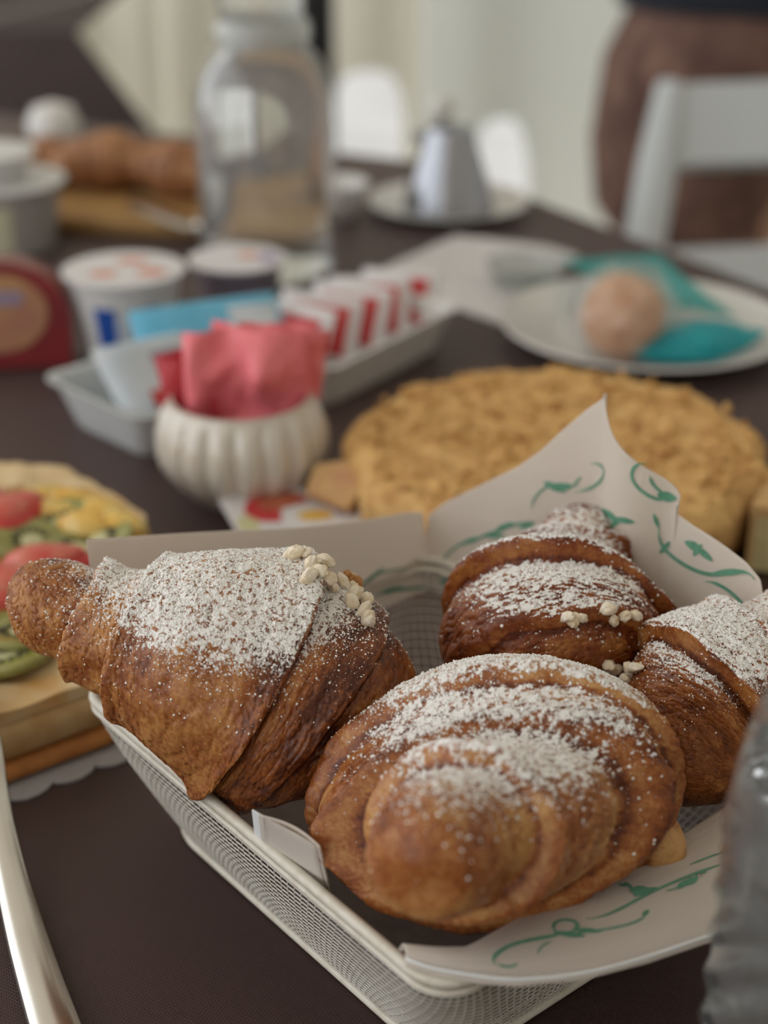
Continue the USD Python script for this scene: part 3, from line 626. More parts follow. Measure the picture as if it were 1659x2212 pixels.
# ------------------------------------------------------------------ printed paper napkins lining the basket
def coons(top, bot, n, m, bulge=None):
    """a sheet hung between the polylines top and bot; bulge(u, v) pushes it along its normal"""
    def rs(p, k, smooth):
        p = np.asarray(p, float); d = np.r_[0, np.cumsum(np.linalg.norm(np.diff(p, axis=0), axis=1))]; d /= d[-1]
        return np.stack([np.interp(np.linspace(0, 1, k), d, p[:, c]) for c in range(3)], 1)
    A, B = rs(top, n, 0), rs(bot, n, 0); v = np.linspace(0, 1, m)
    G = A[:, None] * (1 - v)[None, :, None] + B[:, None] * v[None, :, None]
    if bulge is not None:
        Nn = gnormals(G); uu, vv = np.meshgrid(np.linspace(0, 1, n), v, indexing='ij'); G = G + Nn * bulge(uu, vv)[..., None]
    return G
class Sheet3:
    """finds the point of a sheet that stands at a pixel of the photograph, so that the flat print can follow the paper"""
    def __init__(s, G, lift):
        N = gnormals(G); toward = np.sign(((CAM - G) * N).sum(-1, keepdims=True)); s.G = G + N * toward * lift; s.N = N * toward
        q = pix(s.G).reshape(-1, 2); s.f = LinearNDInterpolator(q, np.hstack([s.G.reshape(-1, 3), s.N.reshape(-1, 3)]))
    def ribbon(s, pts, w0, w1=None, n=36, taper=True):
        p = spl(pts, n) if len(pts) > 2 else np.linspace(pts[0], pts[1], n)
        P = s.f(p); ok = ~np.isnan(P[:, 0]); P = P[ok]
        if len(P) < 4: return None
        C, N = P[:, :3], P[:, 3:]; T_ = np.gradient(C, axis=0); S = np.cross(T_, N); S /= np.linalg.norm(S, axis=1, keepdims=True) + 1e-12
        u = np.linspace(0, 1, len(C)); w = (w0 + ((w0 if w1 is None else w1) - w0) * u)
        if taper: w = w * np.clip(np.minimum(u, 1 - u) * 5, .25, 1)
        n_ = N / np.linalg.norm(N, axis=1, keepdims=True) * .00008
        A, B = C + S * w[:, None] / 2, C - S * w[:, None] / 2
        return sheet(np.stack([A + n_, B + n_], 1), .00012)
    def leaf(s, a, b, w):
        a, b = np.asarray(a, float), np.asarray(b, float); p = np.linspace(a, b, 12); P = s.f(p)
        if np.isnan(P).any(): return None
        C, N = P[:, :3], P[:, 3:]; T_ = np.gradient(C, axis=0); S = np.cross(T_, N); S /= np.linalg.norm(S, axis=1, keepdims=True) + 1e-12
        ww = w * np.sin(PI * np.linspace(.04, .98, 12)) ** .8; n_ = N / np.linalg.norm(N, axis=1, keepdims=True) * .0001
        return sheet(np.stack([C + S * ww[:, None] / 2 + n_, C - S * ww[:, None] / 2 + n_], 1), .00012)
def vines(S, parent, ribbons, leaves):
    ms = [S.ribbon(*r) for r in ribbons] + [S.leaf(*l) for l in leaves]
    for m in ms:
        if m is not None: part('vine_print', m, 'print', parent, smooth=False)

nz = np.array([-U[1], U[0], 0])
def onLF(x, y, lean=0.0): return atp(x, y, L_ + U * .006, np.array([U[0], U[1], lean]))
def onFR(x, y, lean=0.0): return atp(x, y, F_ - WV * .006, np.array([WV[0], WV[1], lean]))
def drop(P, z, inward): P = np.array(P); Q = P + inward; Q[2] = z; return Q
topL = [onLF(*p, .20) for p in ((190, 1168), (330, 1160), (480, 1150), (640, 1138), (780, 1122), (880, 1109), (926, 1112))]
botL = [drop(p, .045, U * .004) for p in topL]
GL = coons(topL, botL, 90, 40, lambda u, v: .0022 * np.sin(5.2 * u + .6) * (1 - v) + .006 * u ** 8 * (1 - v) - .0012 * np.sin(17 * u) * v)
topR = [onFR(*p, -.30) for p in ((930, 1112), (960, 1086), (1040, 1046), (1110, 1012), (1165, 975), (1215, 930), (1270, 885), (1335, 842), (1372, 905), (1418, 985), (1448, 1035), (1462, 1066), (1452, 1108), (1490, 1140), (1545, 1178), (1600, 1218), (1632, 1252), (1644, 1300))]
botR = [drop(p, .045, -WV * .006) for p in topR]
GR = coons(topR, botR, 150, 60, lambda u, v: (.0035 * np.sin(9.5 * u - .4) * (1 - v) ** 1.2 - .012 * np.exp(-((u - .62) / .10) ** 2) * (1 - v) ** 1.5 + .004 * np.exp(-((u - .72) / .04) ** 2) * (1 - v)))
t = thing('paper_napkin', 'embossed white paper napkin with green vine print standing behind the croissants', 'napkin', (*(F_[:2]), .04))
part('left_panel', sheet(GL, .0005), 'paper', t, smooth=True)
part('right_panel', sheet(GR, .0005), 'paper', t, smooth=True)
SL, SR = Sheet3(GL, .0005), Sheet3(GR, .0005)
vines(SL, t, [([(772, 1290), (800, 1248), (845, 1232), (885, 1228)], .0012, .0006), ([(805, 1292), (850, 1275), (900, 1270), (934, 1255)], .0014)],
      [((840, 1272), (905, 1292), .0036), ((868, 1274), (935, 1248), .0026), ((785, 1262), (830, 1225), .0020), ((905, 1268), (932, 1284), .0018), ((820, 1282), (870, 1268), .0026)])
vines(SR, t, [([(945, 1225), (975, 1190), (1010, 1168), (1060, 1160)], .0012, .0006), ([(990, 1180), (1040, 1160), (1090, 1140), (1150, 1125)], .0013),
              ([(1148, 1100), (1158, 1072), (1185, 1050), (1220, 1046), (1250, 1052)], .0010), ([(1240, 1062), (1280, 1052), (1302, 1030), (1300, 1008), (1276, 1002)], .0012), ([(1236, 1052), (1256, 1030)], .0010),
              ([(1398, 1004), (1372, 1008), (1366, 1034), (1388, 1062), (1420, 1078), (1450, 1074)], .0014), ([(1404, 1028), (1414, 1050), (1440, 1070)], .0012),
              ([(1424, 1140), (1432, 1180), (1470, 1215), (1530, 1240), (1590, 1236), (1630, 1252)], .0016), ([(1524, 1256), (1565, 1270), (1600, 1300), (1622, 1330)], .0014),
              ([(946, 1245), (962, 1280), (952, 1330)], .0008)],
      [((1175, 1042), (1222, 1062), .0034), ((1190, 1056), (1236, 1052), .0026), ((1300, 1100), (1340, 1130), .0036), ((1325, 1120), (1372, 1128), .0026), ((1316, 1140), (1342, 1118), .0024),
       ((1000, 1172), (1038, 1162), .0024), ((1066, 1150), (1108, 1128), .0026), ((1050, 1158), (1090, 1156), .0022), ((1120, 1140), (1156, 1130), .0022), ((1480, 1170), (1518, 1190), .0036), ((1505, 1182), (1540, 1212), .0028), ((1498, 1200), (1516, 1176), .0026),
       ((1425, 1195), (1448, 1170), .0022), ((1420, 1068), (1462, 1078), .0042), ((1540, 1238), (1612, 1234), .0026), ((948, 1262), (990, 1236), .0026), ((1412, 1110), (1424, 1142), .0018)])
# front napkin draped over the near right rim
def wp(x, y, z): return at(x, y, z)
inn = [wp(862, 2052, .0640), wp(930, 2052, .0625), wp(1010, 2048, .0615), wp(1120, 1985, .0605), wp(1250, 1908, .0605), wp(1370, 1850, .0605), wp(1480, 1800, .0605), wp(1580, 1735, .0605), wp(1690, 1660, .0605)]
out = [wp(878, 2068, .0655), wp(960, 2093, .0655), wp(1040, 2106, .0655), wp(1120, 2112, .0655), wp(1260, 2098, .0655), wp(1400, 2062, .0655), wp(1520, 2022, .0655), wp(1620, 1988, .0655), wp(1760, 1935, .0655)]
GF = coons(out, inn, 120, 40, lambda u, v: .0028 * np.sin(PI * v) - .003 * (1 - v) ** 6)
nrm = gnormals(GF)
t = thing('paper_napkin', 'white paper napkin with green vine print draped over the near rim under the front croissant', 'napkin', (*(out[3][:2]), .05))
part('sheet', sheet(GF, .0007), 'paper', t, smooth=True)
part('folded_edge', tube(spl([p + np.array([0, 0, -.0006]) for p in out], 60), .0006, 8), 'paper_cut', t, smooth=True)
SF = Sheet3(GF, .0006)
vines(SF, t, [([(1070, 2083), (1072, 2062), (1110, 2040), (1170, 2026), (1230, 2012)], .0012, .0016), ([(1210, 2018), (1196, 2000), (1212, 1988), (1240, 1990), (1246, 2004), (1222, 2014)], .0012), ([(1230, 2018), (1290, 2010), (1360, 1996), (1398, 1970)], .0007),
              ([(1265, 1985), (1330, 1968), (1390, 1936), (1450, 1908), (1520, 1880), (1580, 1862)], .0010), ([(1345, 1912), (1356, 1910), (1366, 1922), (1372, 1936)], .0012), ([(1490, 1868), (1530, 1852), (1580, 1835)], .0006),
              ([(1072, 2083), (1100, 2088), (1120, 2080)], .0007), ([(1160, 2062), (1172, 2044), (1192, 2034)], .0006), ([(1438, 1924), (1456, 1920), (1474, 1910)], .0004), ([(1480, 1908), (1488, 1894), (1498, 1902), (1506, 1888), (1516, 1894)], .0005)],
      [((1196, 2014), (1264, 2022), .0024), ((1240, 2008), (1300, 2012), .0020), ((1362, 1926), (1404, 1920), .0046), ((1372, 1934), (1420, 1918), .0034), ((1336, 1910), (1358, 1914), .0016), ((1462, 1920), (1490, 1900), .0022), ((1480, 1912), (1508, 1894), .0026), ((1388, 1978), (1402, 1966), .0014), ((1512, 1886), (1526, 1884), .0010)])
# small folded napkin tucked inside the left rim
a0, a1 = wp(566, 1762, .082), wp(690, 1830, .080)
b0, b1 = wp(575, 1850, .050), wp(720, 1965, .046)
t = thing('paper_napkin', 'small folded paper napkin tucked between the left rim and the front croissant', 'napkin', (*((a0 + b1) / 2)[:2], .045))
GS = coons([a0, a1], [b0, b1], 30, 30, lambda u, v: .002 * np.sin(3 * u))
part('sheet', sheet(GS, .0006), 'paper', t, smooth=True)
for k in (1, 2, 3):
    off = np.array([-.0012, .0016, -.0004]) * k
    part('folded_layer', sheet(coons([a0 + off, a1 + off], [b0 + off, b1 + off], 12, 12), .0006), 'paper_cut' if k > 1 else 'paper', t, smooth=True)
SS = Sheet3(GS, .0006)
vines(SS, t, [([(636, 1805), (646, 1840), (656, 1872)], .0010, .0016)], [((644, 1850), (664, 1885), .0030), ((640, 1812), (648, 1850), .0018)])

# ================================================================== AROUND THE BASKET
# --- water bottle, near right
cx, cy = .1270, .333
def swirl(th, r, z): return 1 + .024 * np.sin(13 * th - 400 * z) * np.clip((.118 - z) / .012, 0, 1) * np.clip((z - .012) / .01, 0, 1)
prof = [(0, .004), (.024, .002), (.031, .006), (.0335, .016)] + [(.0345, z) for z in np.linspace(.02, .118, 130)] + [(.0335, .123), (.0348, .128), (.0348, .134), (.0338, .140), (.0330, .148), (.0312, .158), (.0285, .168), (.024, .179), (.019, .189), (.015, .197), (.0125, .203), (.0125, .212)]
t = thing('water_bottle', 'clear ridged plastic water bottle at the right edge in the foreground', 'bottle', (cx, cy, 0))
part('bottle_shell', lathe(prof, 300, (cx, cy, 0), swirl), 'pet', t, smooth=True)
wprof = [(0, .0046)] + [(r - .0012, z + .0008) for r, z in prof[1:] if z < .150] + [(.0308, .1515), (0, .1515)]
part('water', lathe(wprof, 300, (cx, cy, 0), lambda th, r, z: 1 + .45 * (swirl(th, r, z) - 1)), 'water', t, smooth=True)
part('cap', lathe([(0, .206), (.0145, .206), (.0148, .208), (.0148, .221), (.0135, .223), (0, .223)], 48, (cx, cy, 0), lambda th, r, z: 1 + .02 * np.sign(np.sin(30 * th)) * (r > .014)), 'plastic', t)
# --- fork, near left
def fork():
    cen = [(160, 2330, .003), (118, 2212, .0045), (66, 2050, .006), (26, 1900, .010), (2, 1780, .017), (-10, 1690, .024), (-20, 1610, .032), (-40, 1540, .038), (-58, 1470, .040), (-88, 1380, .041)]
    wid = [.0088, .0082, .0072, .0058, .0046, .0040, .0038, .0038, .0046, .0085]
    C = spl([at(*c) for c in cen], 90); w = np.interp(np.linspace(0, 1, 90), np.linspace(0, 1, 10), wid)
    Tn = np.gradient(C, axis=0); Tn /= np.linalg.norm(Tn, axis=1, keepdims=True); S = np.cross(Tn, [0, 0, 1.0]); S /= np.linalg.norm(S, axis=1, keepdims=True)
    a = np.linspace(-1, 1, 17); G = np.zeros((90, 17, 3))
    for j, q in enumerate(a): G[:, j] = C + S * (w * q)[:, None] + np.array([0, 0, 1.0]) * (.0016 * (1 - abs(q) ** 3) + .0010 * np.exp(-((q - .1) / .5) ** 2))[None] if False else C + S * (w * q)[:, None] + np.array([0, 0, .0022 * (1 - q * q) ** .7])
    return sheet(G, .0016), C[-1], Tn[-1], S[-1]
hd, tip, td, ts = fork()
t = thing('fork', 'steel cutlery handle reaching up from the lower left beside the basket', 'cutlery', (-.14, .47, 0))
part('handle', hd, 'silver', t, smooth=True)
part('head', prism([tuple((tip + td * a + ts * b)[:2]) for a, b in ((-.004, -.009), (.03, -.0125), (.034, .0125), (-.004, .009))], .002, .0405), 'silver', t)
for k in range(4):
    b = -.0105 + k * .007
    part('tine', tube([tip + td * .030 + ts * b + [0, 0, .0002], tip + td * .055 + ts * b + [0, 0, -.002], tip + td * .078 + ts * b * .95 + [0, 0, .001]], [.0019, .0016, .0009], 8), 'silver', t)

# ------------------------------------------------------------------ fruit tart, left
def blob(P, sx, sy, sz, seed, amp=.25, sub=3, rz=0.0, tilt=0.0):
    m = trimesh.creation.icosphere(sub, 1.0); m.vertices *= (1 - amp / 2 + amp * meshkit.fbm(m.vertices * 1.5 + seed * 3.7, 3, seed))[:, None]
    m.vertices *= [sx, sy, sz]; return xf(m, rot([0, 0, 1], rz) @ rot([1, 0, 0], tilt), P)
nl, nr_, fr, fl_ = at(-260, 1655, .030), at(238, 1478, .030), at(318, 1130, .030), at(150, 1030, .030)
fll = at(-330, 985, .030)
poly = rounded([tuple(p[:2]) for p in (nl, nr_, fr, fl_, fll)], .012)
tc = np.array(poly.centroid.coords[0])
t = tart = thing('fruit_tart', 'puff pastry tart with kiwi, strawberry and peach behind the left croissant', 'tart', (*tc, 0))
def wobble(m, a, sc, seed):
    m = m.copy(); n = meshkit.fbm(m.vertices * sc, 3, seed) - .5; d = m.vertices - [*tc, .015]; d /= np.linalg.norm(d, axis=1, keepdims=True); m.vertices = m.vertices + d * (a * n)[:, None]; return m
def slab(pol, z0, z1, bulge, k=9):
    r0 = np.array(pol.exterior.segmentize(.005).coords)[:-1]; lv = []
    for q in np.linspace(0, 1, k):
        rr = np.array(pol.buffer(bulge * math.sin(PI * q) - .002 * abs(2 * q - 1) ** 4).exterior.coords); ls = LineString(rr)
        lv.append(np.column_stack([[ls.interpolate(s, True).coords[0] for s in np.linspace(0, 1, len(r0), endpoint=False)], np.full(len(r0), z0 + (z1 - z0) * q)]))
    G = np.array(lv); G = np.concatenate([G, G[:, :1]], 1); n, m = G.shape[:2]
    top = prism([tuple(p) for p in G[-1][:-1, :2]], .0008, z1 - .0008); bot = prism([tuple(p) for p in G[0][:-1, :2]], .0008, z0)
    return [trimesh.Trimesh(G.reshape(-1, 3), gridf(n, m), process=False), top, bot]
part('crust_base', slab(poly.buffer(.004), .0016, .010, .002), 'tart_base', t)
part('pastry_wall', slab(poly, .0095, .029, .0025), 'puff_side', t)
inner = poly.buffer(-.034)
rimz = []
rimp = poly.difference(inner.buffer(.004))
rm = trimesh.creation.extrude_polygon(rimp, .006, engine='earcut').subdivide_to_size(.006); rm.apply_translation((0, 0, .0285))
rm.vertices[:, 2] += (rm.vertices[:, 2] > .030) * (.006 * (meshkit.fbm(rm.vertices * [60, 60, 0], 3, 4) - .45))
part('glazed_rim', rm, 'puff', t, smooth=50)
part('custard', slab(inner.buffer(.003), .012, .0300, 0), 'custard', t)
def tp_(x, y, z=.032): return at(x, y, z)
def kiwi(px, py, r, tilt, seed):
    P = tp_(px, py, .036); R = rot([0, 0, 1], seed) @ rot([1, 0, 0], tilt)
    k = part('kiwi_slice', xf(lathe([(0, -.002), (r * .96, -.002), (r, -.0008), (r, .0008), (r * .96, .002), (0, .002)], 40), R, P), 'kiwi', t)
    part('core', xf(lathe([(0, .0018), (r * .30, .0018), (r * .26, .0026), (0, .0028)], 20), R, P), 'kiwi_core', k)
    sd = [xf(trimesh.creation.icosphere(1, .0011).apply_scale([1, 2, .6]), R @ rot([0, 0, 1], a), P + R @ np.array([-math.sin(a) * r * .46, math.cos(a) * r * .46, .0022])) for a in np.linspace(0, 2 * PI, 16, endpoint=False)]
    part('seeds', sd, 'seed', k, kind='stuff')
for q in ((135, 1140, .021, .35, 0), (70, 1175, .020, .3, 1), (175, 1190, .020, .3, 2), (52, 1372, .022, .3, 3), (15, 1420, .022, .25, 4), (215, 1170, .018, .3, 5), (-60, 1330, .022, .2, 6)): kiwi(*q)
def berry(px, py, sz, rz, seed, z=.040):
    P = tp_(px, py, z); m = trimesh.creation.icosphere(3, 1.0); z_ = m.vertices[:, 1]
    m.vertices[:, [0, 2]] *= (1 - .38 * np.clip(z_, -1, 1))[:, None]; m.vertices *= [sz * .62, sz, sz * .42]
    k = part('strawberry', xf(m, rot([0, 0, 1], rz), P), 'berry', t, smooth=True)
    c = trimesh.creation.icosphere(3, 1.0); z_ = c.vertices[:, 1]; c.vertices[:, [0, 2]] *= (1 - .38 * z_)[:, None]; c.vertices *= [sz * .46, sz * .78, sz * .2]
    part('cut_face', xf(c, rot([0, 0, 1], rz), P + [0, -.001, sz * .27]), 'berry_cut', k, smooth=True)
for q in ((28, 1112, .024, -.6, 0), (105, 1222, .023, -1.2, 1, .042), (45, 1272, .026, -1.3, 2), (-40, 1090, .024, .5, 3), (-70, 1240, .025, .3, 4)): berry(*q)
for k, (x, y, rz) in enumerate(((95, 1082, .4), (160, 1088, .1), (215, 1110, -.2), (255, 1136, -.5), (125, 1112, .2), (190, 1140, -.3))):
    part('peach_slice', blob(tp_(x, y, .036), .017, .011, .0085, k, .3, 3, rz), 'peach', t, smooth=True)
dl = []
for k, p in enumerate(np.array(poly.buffer(.004).exterior.segmentize(.024).coords)[:-1]): dl.append(Polygon([(p[0] + .0135 * math.cos(a), p[1] + .0135 * math.sin(a)) for a in np.linspace(0, 2 * PI, 16, endpoint=False)]))
from shapely.ops import unary_union
dpol = unary_union(dl + [poly])
part('paper_doily', trimesh.creation.extrude_polygon(Polygon(dpol.exterior), .0010, engine='earcut').apply_translation((0, 0, .0004)), 'doily', label='scalloped paper doily under the fruit tart', cat='doily')

# ------------------------------------------------------------------ crumb cake, right middle
cc = np.array([.098, .800]); cr = .121
n, m = 150, 260
Rg, Tg = np.meshgrid(np.linspace(0, 1, n) ** .9, np.linspace(0, 2 * PI, m, endpoint=False), indexing='ij')
edge = cr * (1 + .030 * np.sin(Tg * 11 + 1.2 * np.sin(3 * Tg)) * Rg ** 3 + .018 * (meshkit.fbm(np.stack([np.cos(Tg) * 5, np.sin(Tg) * 5, Tg * 0], -1), 3, 2) - .5))
Xg, Yg = Rg * edge * np.cos(Tg), Rg * edge * np.sin(Tg)
cr_n = meshkit.fbm(np.stack([Xg * 75, Yg * 75, Xg * 0], -1), 4, 9); lump = meshkit.noise(np.stack([Xg * 150, Yg * 150, Xg * 0 + 4], -1), 6)
Zg = .0465 + .0055 * (cr_n - .45) + .0016 * np.abs(lump - .5) - .012 * np.clip((Rg - .90) / .10, 0, 1) ** 2
V = np.stack([cc[0] + Xg, cc[1] + Yg, Zg], -1); lowr = V[-1].copy()
rows = [V]
for q, z in ((.995, .028), (.985, .018), (.96, .008), (.95, .0012)): rows.append(np.stack([cc[0] + (lowr[:, 0] - cc[0]) * q, cc[1] + (lowr[:, 1] - cc[1]) * q, np.full(m, z) + .002 * np.sin(17 * Tg[0])], -1)[None])
rows[-1][..., 2] = .0012; rows.append(np.tile(np.array([[[cc[0], cc[1], .0012]]]), (1, m, 1)))
G = np.concatenate(rows, 0); G = np.concatenate([G, G[:, :1]], 1)
t = thing('crumb_cake', 'round golden crumb cake behind the printed napkin', 'cake', (*cc, 0))
part('cake', trimesh.Trimesh(G.reshape(-1, 3), gridf(*G.shape[:2]), process=False), 'cake', t, smooth=True)
r9 = np.random.default_rng(4); a = r9.random(420) * 2 * PI; q = np.sqrt(r9.random(420)) * .94 * cr
pp = np.column_stack([cc[0] + q * np.cos(a), cc[1] + q * np.sin(a), .0475 + .002 * r9.random(420)]); k = .0014 + .0022 * r9.random(420) ** 2
stuff('crumbs', t, pp, np.stack([k, k * .8, k * .7], 1), clump, 'cake')
# pale cake slice at the right edge
P = at(1690, 1215, 0)
t = thing('cake_slice', 'pale yellow cake slice with a tan crust at the right edge beside the crumb cake', 'cake', (*P[:2], 0))
tri = [(-.022, -.012), (.055, -.030), (.055, .040), (.0, .034)]
part('sponge', prism([(P[0] + a, P[1] + b) for a, b in tri], .034, .002), 'sponge', t)
part('crust', prism([(P[0] + a * 1.05 - .0012, P[1] + b * 1.05) for a, b in tri], .006, .0345), 'toast', t)
part('side_crust', prism([(P[0] - .0235, P[1] - .0125), (P[0] - .0205, P[1] - .0125), (P[0] + .0015, P[1] + .035), (P[0] - .0015, P[1] + .035)], .0375, .001), 'toast', t)

# ------------------------------------------------------------------ ribbed bowl with pink sachets
bc = np.array([-.083, .823, 0])
def ribs(th, r, z):
    w = np.clip((z - .006) / .01, 0, 1) * np.clip((.0615 - z) / .006, 0, 1) * (r > .03)
    return 1 + w * (.080 * np.abs(np.cos(9 * th)) ** .8 - .045)
prof = [(0, .003), (.022, .002), (.026, .0), (.029, .002)] + [(.029 + .0205 * math.sin(PI * .5 * min(1, q / .55)) ** .9 if q < .55 else .0495 - .0080 * ((q - .55) / .45) ** 1.9,   .003 + .059 * q) for q in np.linspace(.04, 1, 34)] + \
       [(.0412, .0642), (.0392, .0642), (.0385, .061), (.0445, .044), (.045, .028), (.036, .010), (.02, .007), (0, .007)]
t = thing('sugar_bowl', 'cream ribbed china bowl full of pink sachets in front of the pale tray', 'bowl', bc)
part('bowl', lathe(prof, 324, bc, ribs), 'bowl', t, smooth=40)
def upright(w, h, th, loc, yaw, lean, rollz=0.0, seed=0, wr=.12):
    """a sachet standing on end: turned by yaw, leaning back by lean, rolled by rollz"""
    R = rot([0, 0, 1], yaw) @ rot([1, 0, 0], PI / 2 - lean) @ rot([0, 0, 1], rollz); return R, np.asarray(loc, float) + R @ np.array([0, h / 2, 0])
packs = [((.006, -.010, .014), -.08, .10, .03, .070, .090, .018, 'pink', 'pink sweetener sachet at the front of the ribbed bowl'),
         ((.014, .002, .016), .20, .10, -.16, .054, .086, .013, 'pink', 'pink sweetener sachet leaning to the right in the ribbed bowl'),
         ((-.008, .002, .016), -.40, .08, .10, .050, .080, .012, 'pink', 'pink sweetener sachet leaning to the left in the ribbed bowl'),
         ((.008, .014, .016), .1, .0, -.06, .058, .086, .012, 'pink', 'pink sweetener sachet rising behind the others in the ribbed bowl'),
         ((-.018, -.008, .014), -.7, .0, .24, .036, .072, .009, 'red_paper', 'dark red sachet at the left inside the ribbed bowl'),
         ((-.014, .014, .014), -.3, -.05, .20, .042, .074, .010, 'red_paper', 'dark red sachet behind the pink ones in the ribbed bowl')]
for k, (o, yaw, lean, rz, w, h, th, m_, lab) in enumerate(packs):
    R, P = upright(w, h, th, bc + o, yaw, lean, rz)
    pm = pillow(w, h, th, 25, seed=k, wr=.5); v = pm.vertices
    f_ = meshkit.fbm(np.stack([v[:, 0] * 90, v[:, 1] * 40, np.full(len(v), k * 5.0)], -1), 3, k) - .5; pm.vertices[:, 2] += .012 * f_ + .006 * np.sin(v[:, 0] * 150 + k)
    part('sweetener_sachet', xf(pm, R, P), m_, label=lab, cat='sachet', group=None, smooth=True)

# ------------------------------------------------------------------ trays and what they hold
def tray(cen, a, b, yaw, h, label, m_):
    t = thing('serving_tray', label, 'tray', (*cen, 0)); R = rot([0, 0, 1], yaw)
    def rect(sx, sy, z, r=.012): 
        p = Polygon([(-sx / 2, -sy / 2), (sx / 2, -sy / 2), (sx / 2, sy / 2), (-sx / 2, sy / 2)]).buffer(-r).buffer(r, 8).exterior
        return np.column_stack([[p.interpolate(s, True).coords[0] for s in np.linspace(0, 1, 96, endpoint=False)], np.full(96, z)])
    lv = [rect(a - .034, b - .034, .001), rect(a - .026, b - .026, .0), rect(a - .022, b - .022, .003), rect(a - .006, b - .006, h - .003), rect(a + .002, b + .002, h - .002), rect(a + .003, b + .003, h), rect(a - .004, b - .004, h), rect(a - .009, b - .009, h - .002), rect(a - .028, b - .028, .005), rect(.01, .01, .0045, .002)]
    G = np.array(lv); G = np.concatenate([G, G[:, :1]], 1)
    part('tray', xf(trimesh.Trimesh(G.reshape(-1, 3), gridf(*G.shape[:2]), process=False), R, (*cen, 0)), m_, t, smooth=40)
    return t, R
c1 = np.array([-.150, .930]); tray(c1, .100, .105, PI / 4, .034, 'pale blue grey china tray behind the ribbed bowl at the left', 'tray')
c2 = np.array([-.032, 1.040]); tray(c2, .105, .165, -.60, .034, 'pale grey china tray holding the red and white sugar sachets', 'china')
def flat_pack(w, l, h, loc, yaw, pitch, roll, m_, label, prints, name='wrapped_snack', cat='packet'):
    R = rot([0, 0, 1], yaw) @ rot([1, 0, 0], pitch) @ rot([0, 1, 0], roll); t = thing(name, label, cat, loc)
    part('wrapper', xf(pillow(w, l, h, 21, wr=0), R, loc), m_, t, smooth=True)
    for (x0, x1, y0, y1, pm) in prints: part('printed_panel', xf(patch_on((w, l, h), x0, x1, y0, y1), R, loc), pm, t, smooth=True)
flat_pack(.075, .060, .020, np.array([-.146, .918, .036]), .75, .80, .15, 'blue_white', 'white wrapped snack with mauve and red print in the left tray', [(-.1, .55, -.1, .5, 'mauve'), (-.5, .4, -.75, -.35, 'red')])
flat_pack(.105, .042, .014, np.array([-.118, .985, .048]), .42, .75, .0, 'pale_blue', 'light blue wrapped snack leaning at the back of the left tray', [(.25, .9, -.6, .5, 'blue_white')])
for k in range(5):
    base = c2 + (rot([0, 0, 1], -.60) @ np.array([-.012 + .004 * k, -.052 + .029 * k, 0]))[:2]
    R, P = upright(.060, .052, .009, (*base, .007), (-.62, -.20, -.30, -.12, -.28)[k], .50 + .04 * k, .06 * math.sin(5 * k))
    lab = ['nearest red and white sugar sachet in the grey tray, red panel facing the bowl', 'second red and white sugar sachet from the bowl', 'third red and white sugar sachet from the bowl', 'fourth red and white sugar sachet from the bowl', 'farthest red and white sugar sachet at the back of the grey tray'][k]
    t = thing('sugar_sachet', lab, 'sachet', (*base, .007), group='sugar sachets in the grey tray')
    part('sachet', xf(pillow(.060, .052, .009, 21, wr=0), R, P), 'white_paper', t, smooth=True)
    part('red_panel', xf(patch_on((.060, .052, .009), -.76, .76, -.72, .66), R, P), 'red', t, smooth=True)
    part('white_band', xf(patch_on((.060, .052, .009), -.42, .42, .02, .22, .0009), R, P), 'white_paper', t, smooth=True)

# ------------------------------------------------------------------ cups, tubs and jars at the left
def cup(name, loc, r0, r1, h, body, lid, label, lids, band=None, cat='cup'):
    loc = np.array([*loc, 0.0]); t = thing(name, label, cat, loc)
    part('cup_body', lathe([(0, .001), (r0 * .9, .0), (r0, .003), (r1, h - .004), (r1 + .003, h - .003), (r1 + .003, h - .001), (0, h - .001)], 64, loc), body, t)
    part('lid', lathe([(0, h - .0005), (r1 + .0045, h - .0010), (r1 + .0048, h + .0006), (r1 + .003, h + .0012), (0, h + .0016)], 64, loc), lid, t)
    for (x, y, sx, sy, m_) in lids: part('lid_print', lathe([(0, 0), (1, 0), (1, .0003), (0, .0003)], 24).apply_scale([sx, sy, 1]).apply_translation(loc + [x, y, h + .0016]), m_, t)
    if band:
        for (a0, a1, z0, z1, m_) in band:
            A, Z = np.meshgrid(np.linspace(a0, a1, 20), np.linspace(z0, z1, 4), indexing='ij'); rr = r0 + (r1 - r0) * (Z - .003) / (h - .007) + .0004
            part('label_print', sheet(np.stack([loc[0] + rr * np.cos(A), loc[1] + rr * np.sin(A), Z], -1), .0003), m_, t)
    return t
cup('yogurt_cup', (-.188, 1.068), .031, .040, .064, 'plastic', 'white_paper', 'white yogurt cup with a blue label behind the left tray', [(-.012, -.016, .010, .006, 'orange'), (.022, -.012, .011, .007, 'orange'), (.004, .016, .012, .006, 'orange')],
    [(-2.05, -1.62, .014, .046, 'blue'), (-1.14, -.74, .022, .046, 'blue'), (-1.62, -1.14, .010, .038, 'blue_white')])
cup('yogurt_cup', (-.112, 1.135), .026, .033, .052, 'navy_cup', 'white_paper', 'slate and mauve yogurt cup with a white lid in front of the carafe', [(.008, .004, .009, .006, 'orange'), (.024, -.002, .007, .008, 'purple')], [(-1.5, -.6, .012, .034, 'mauve')])
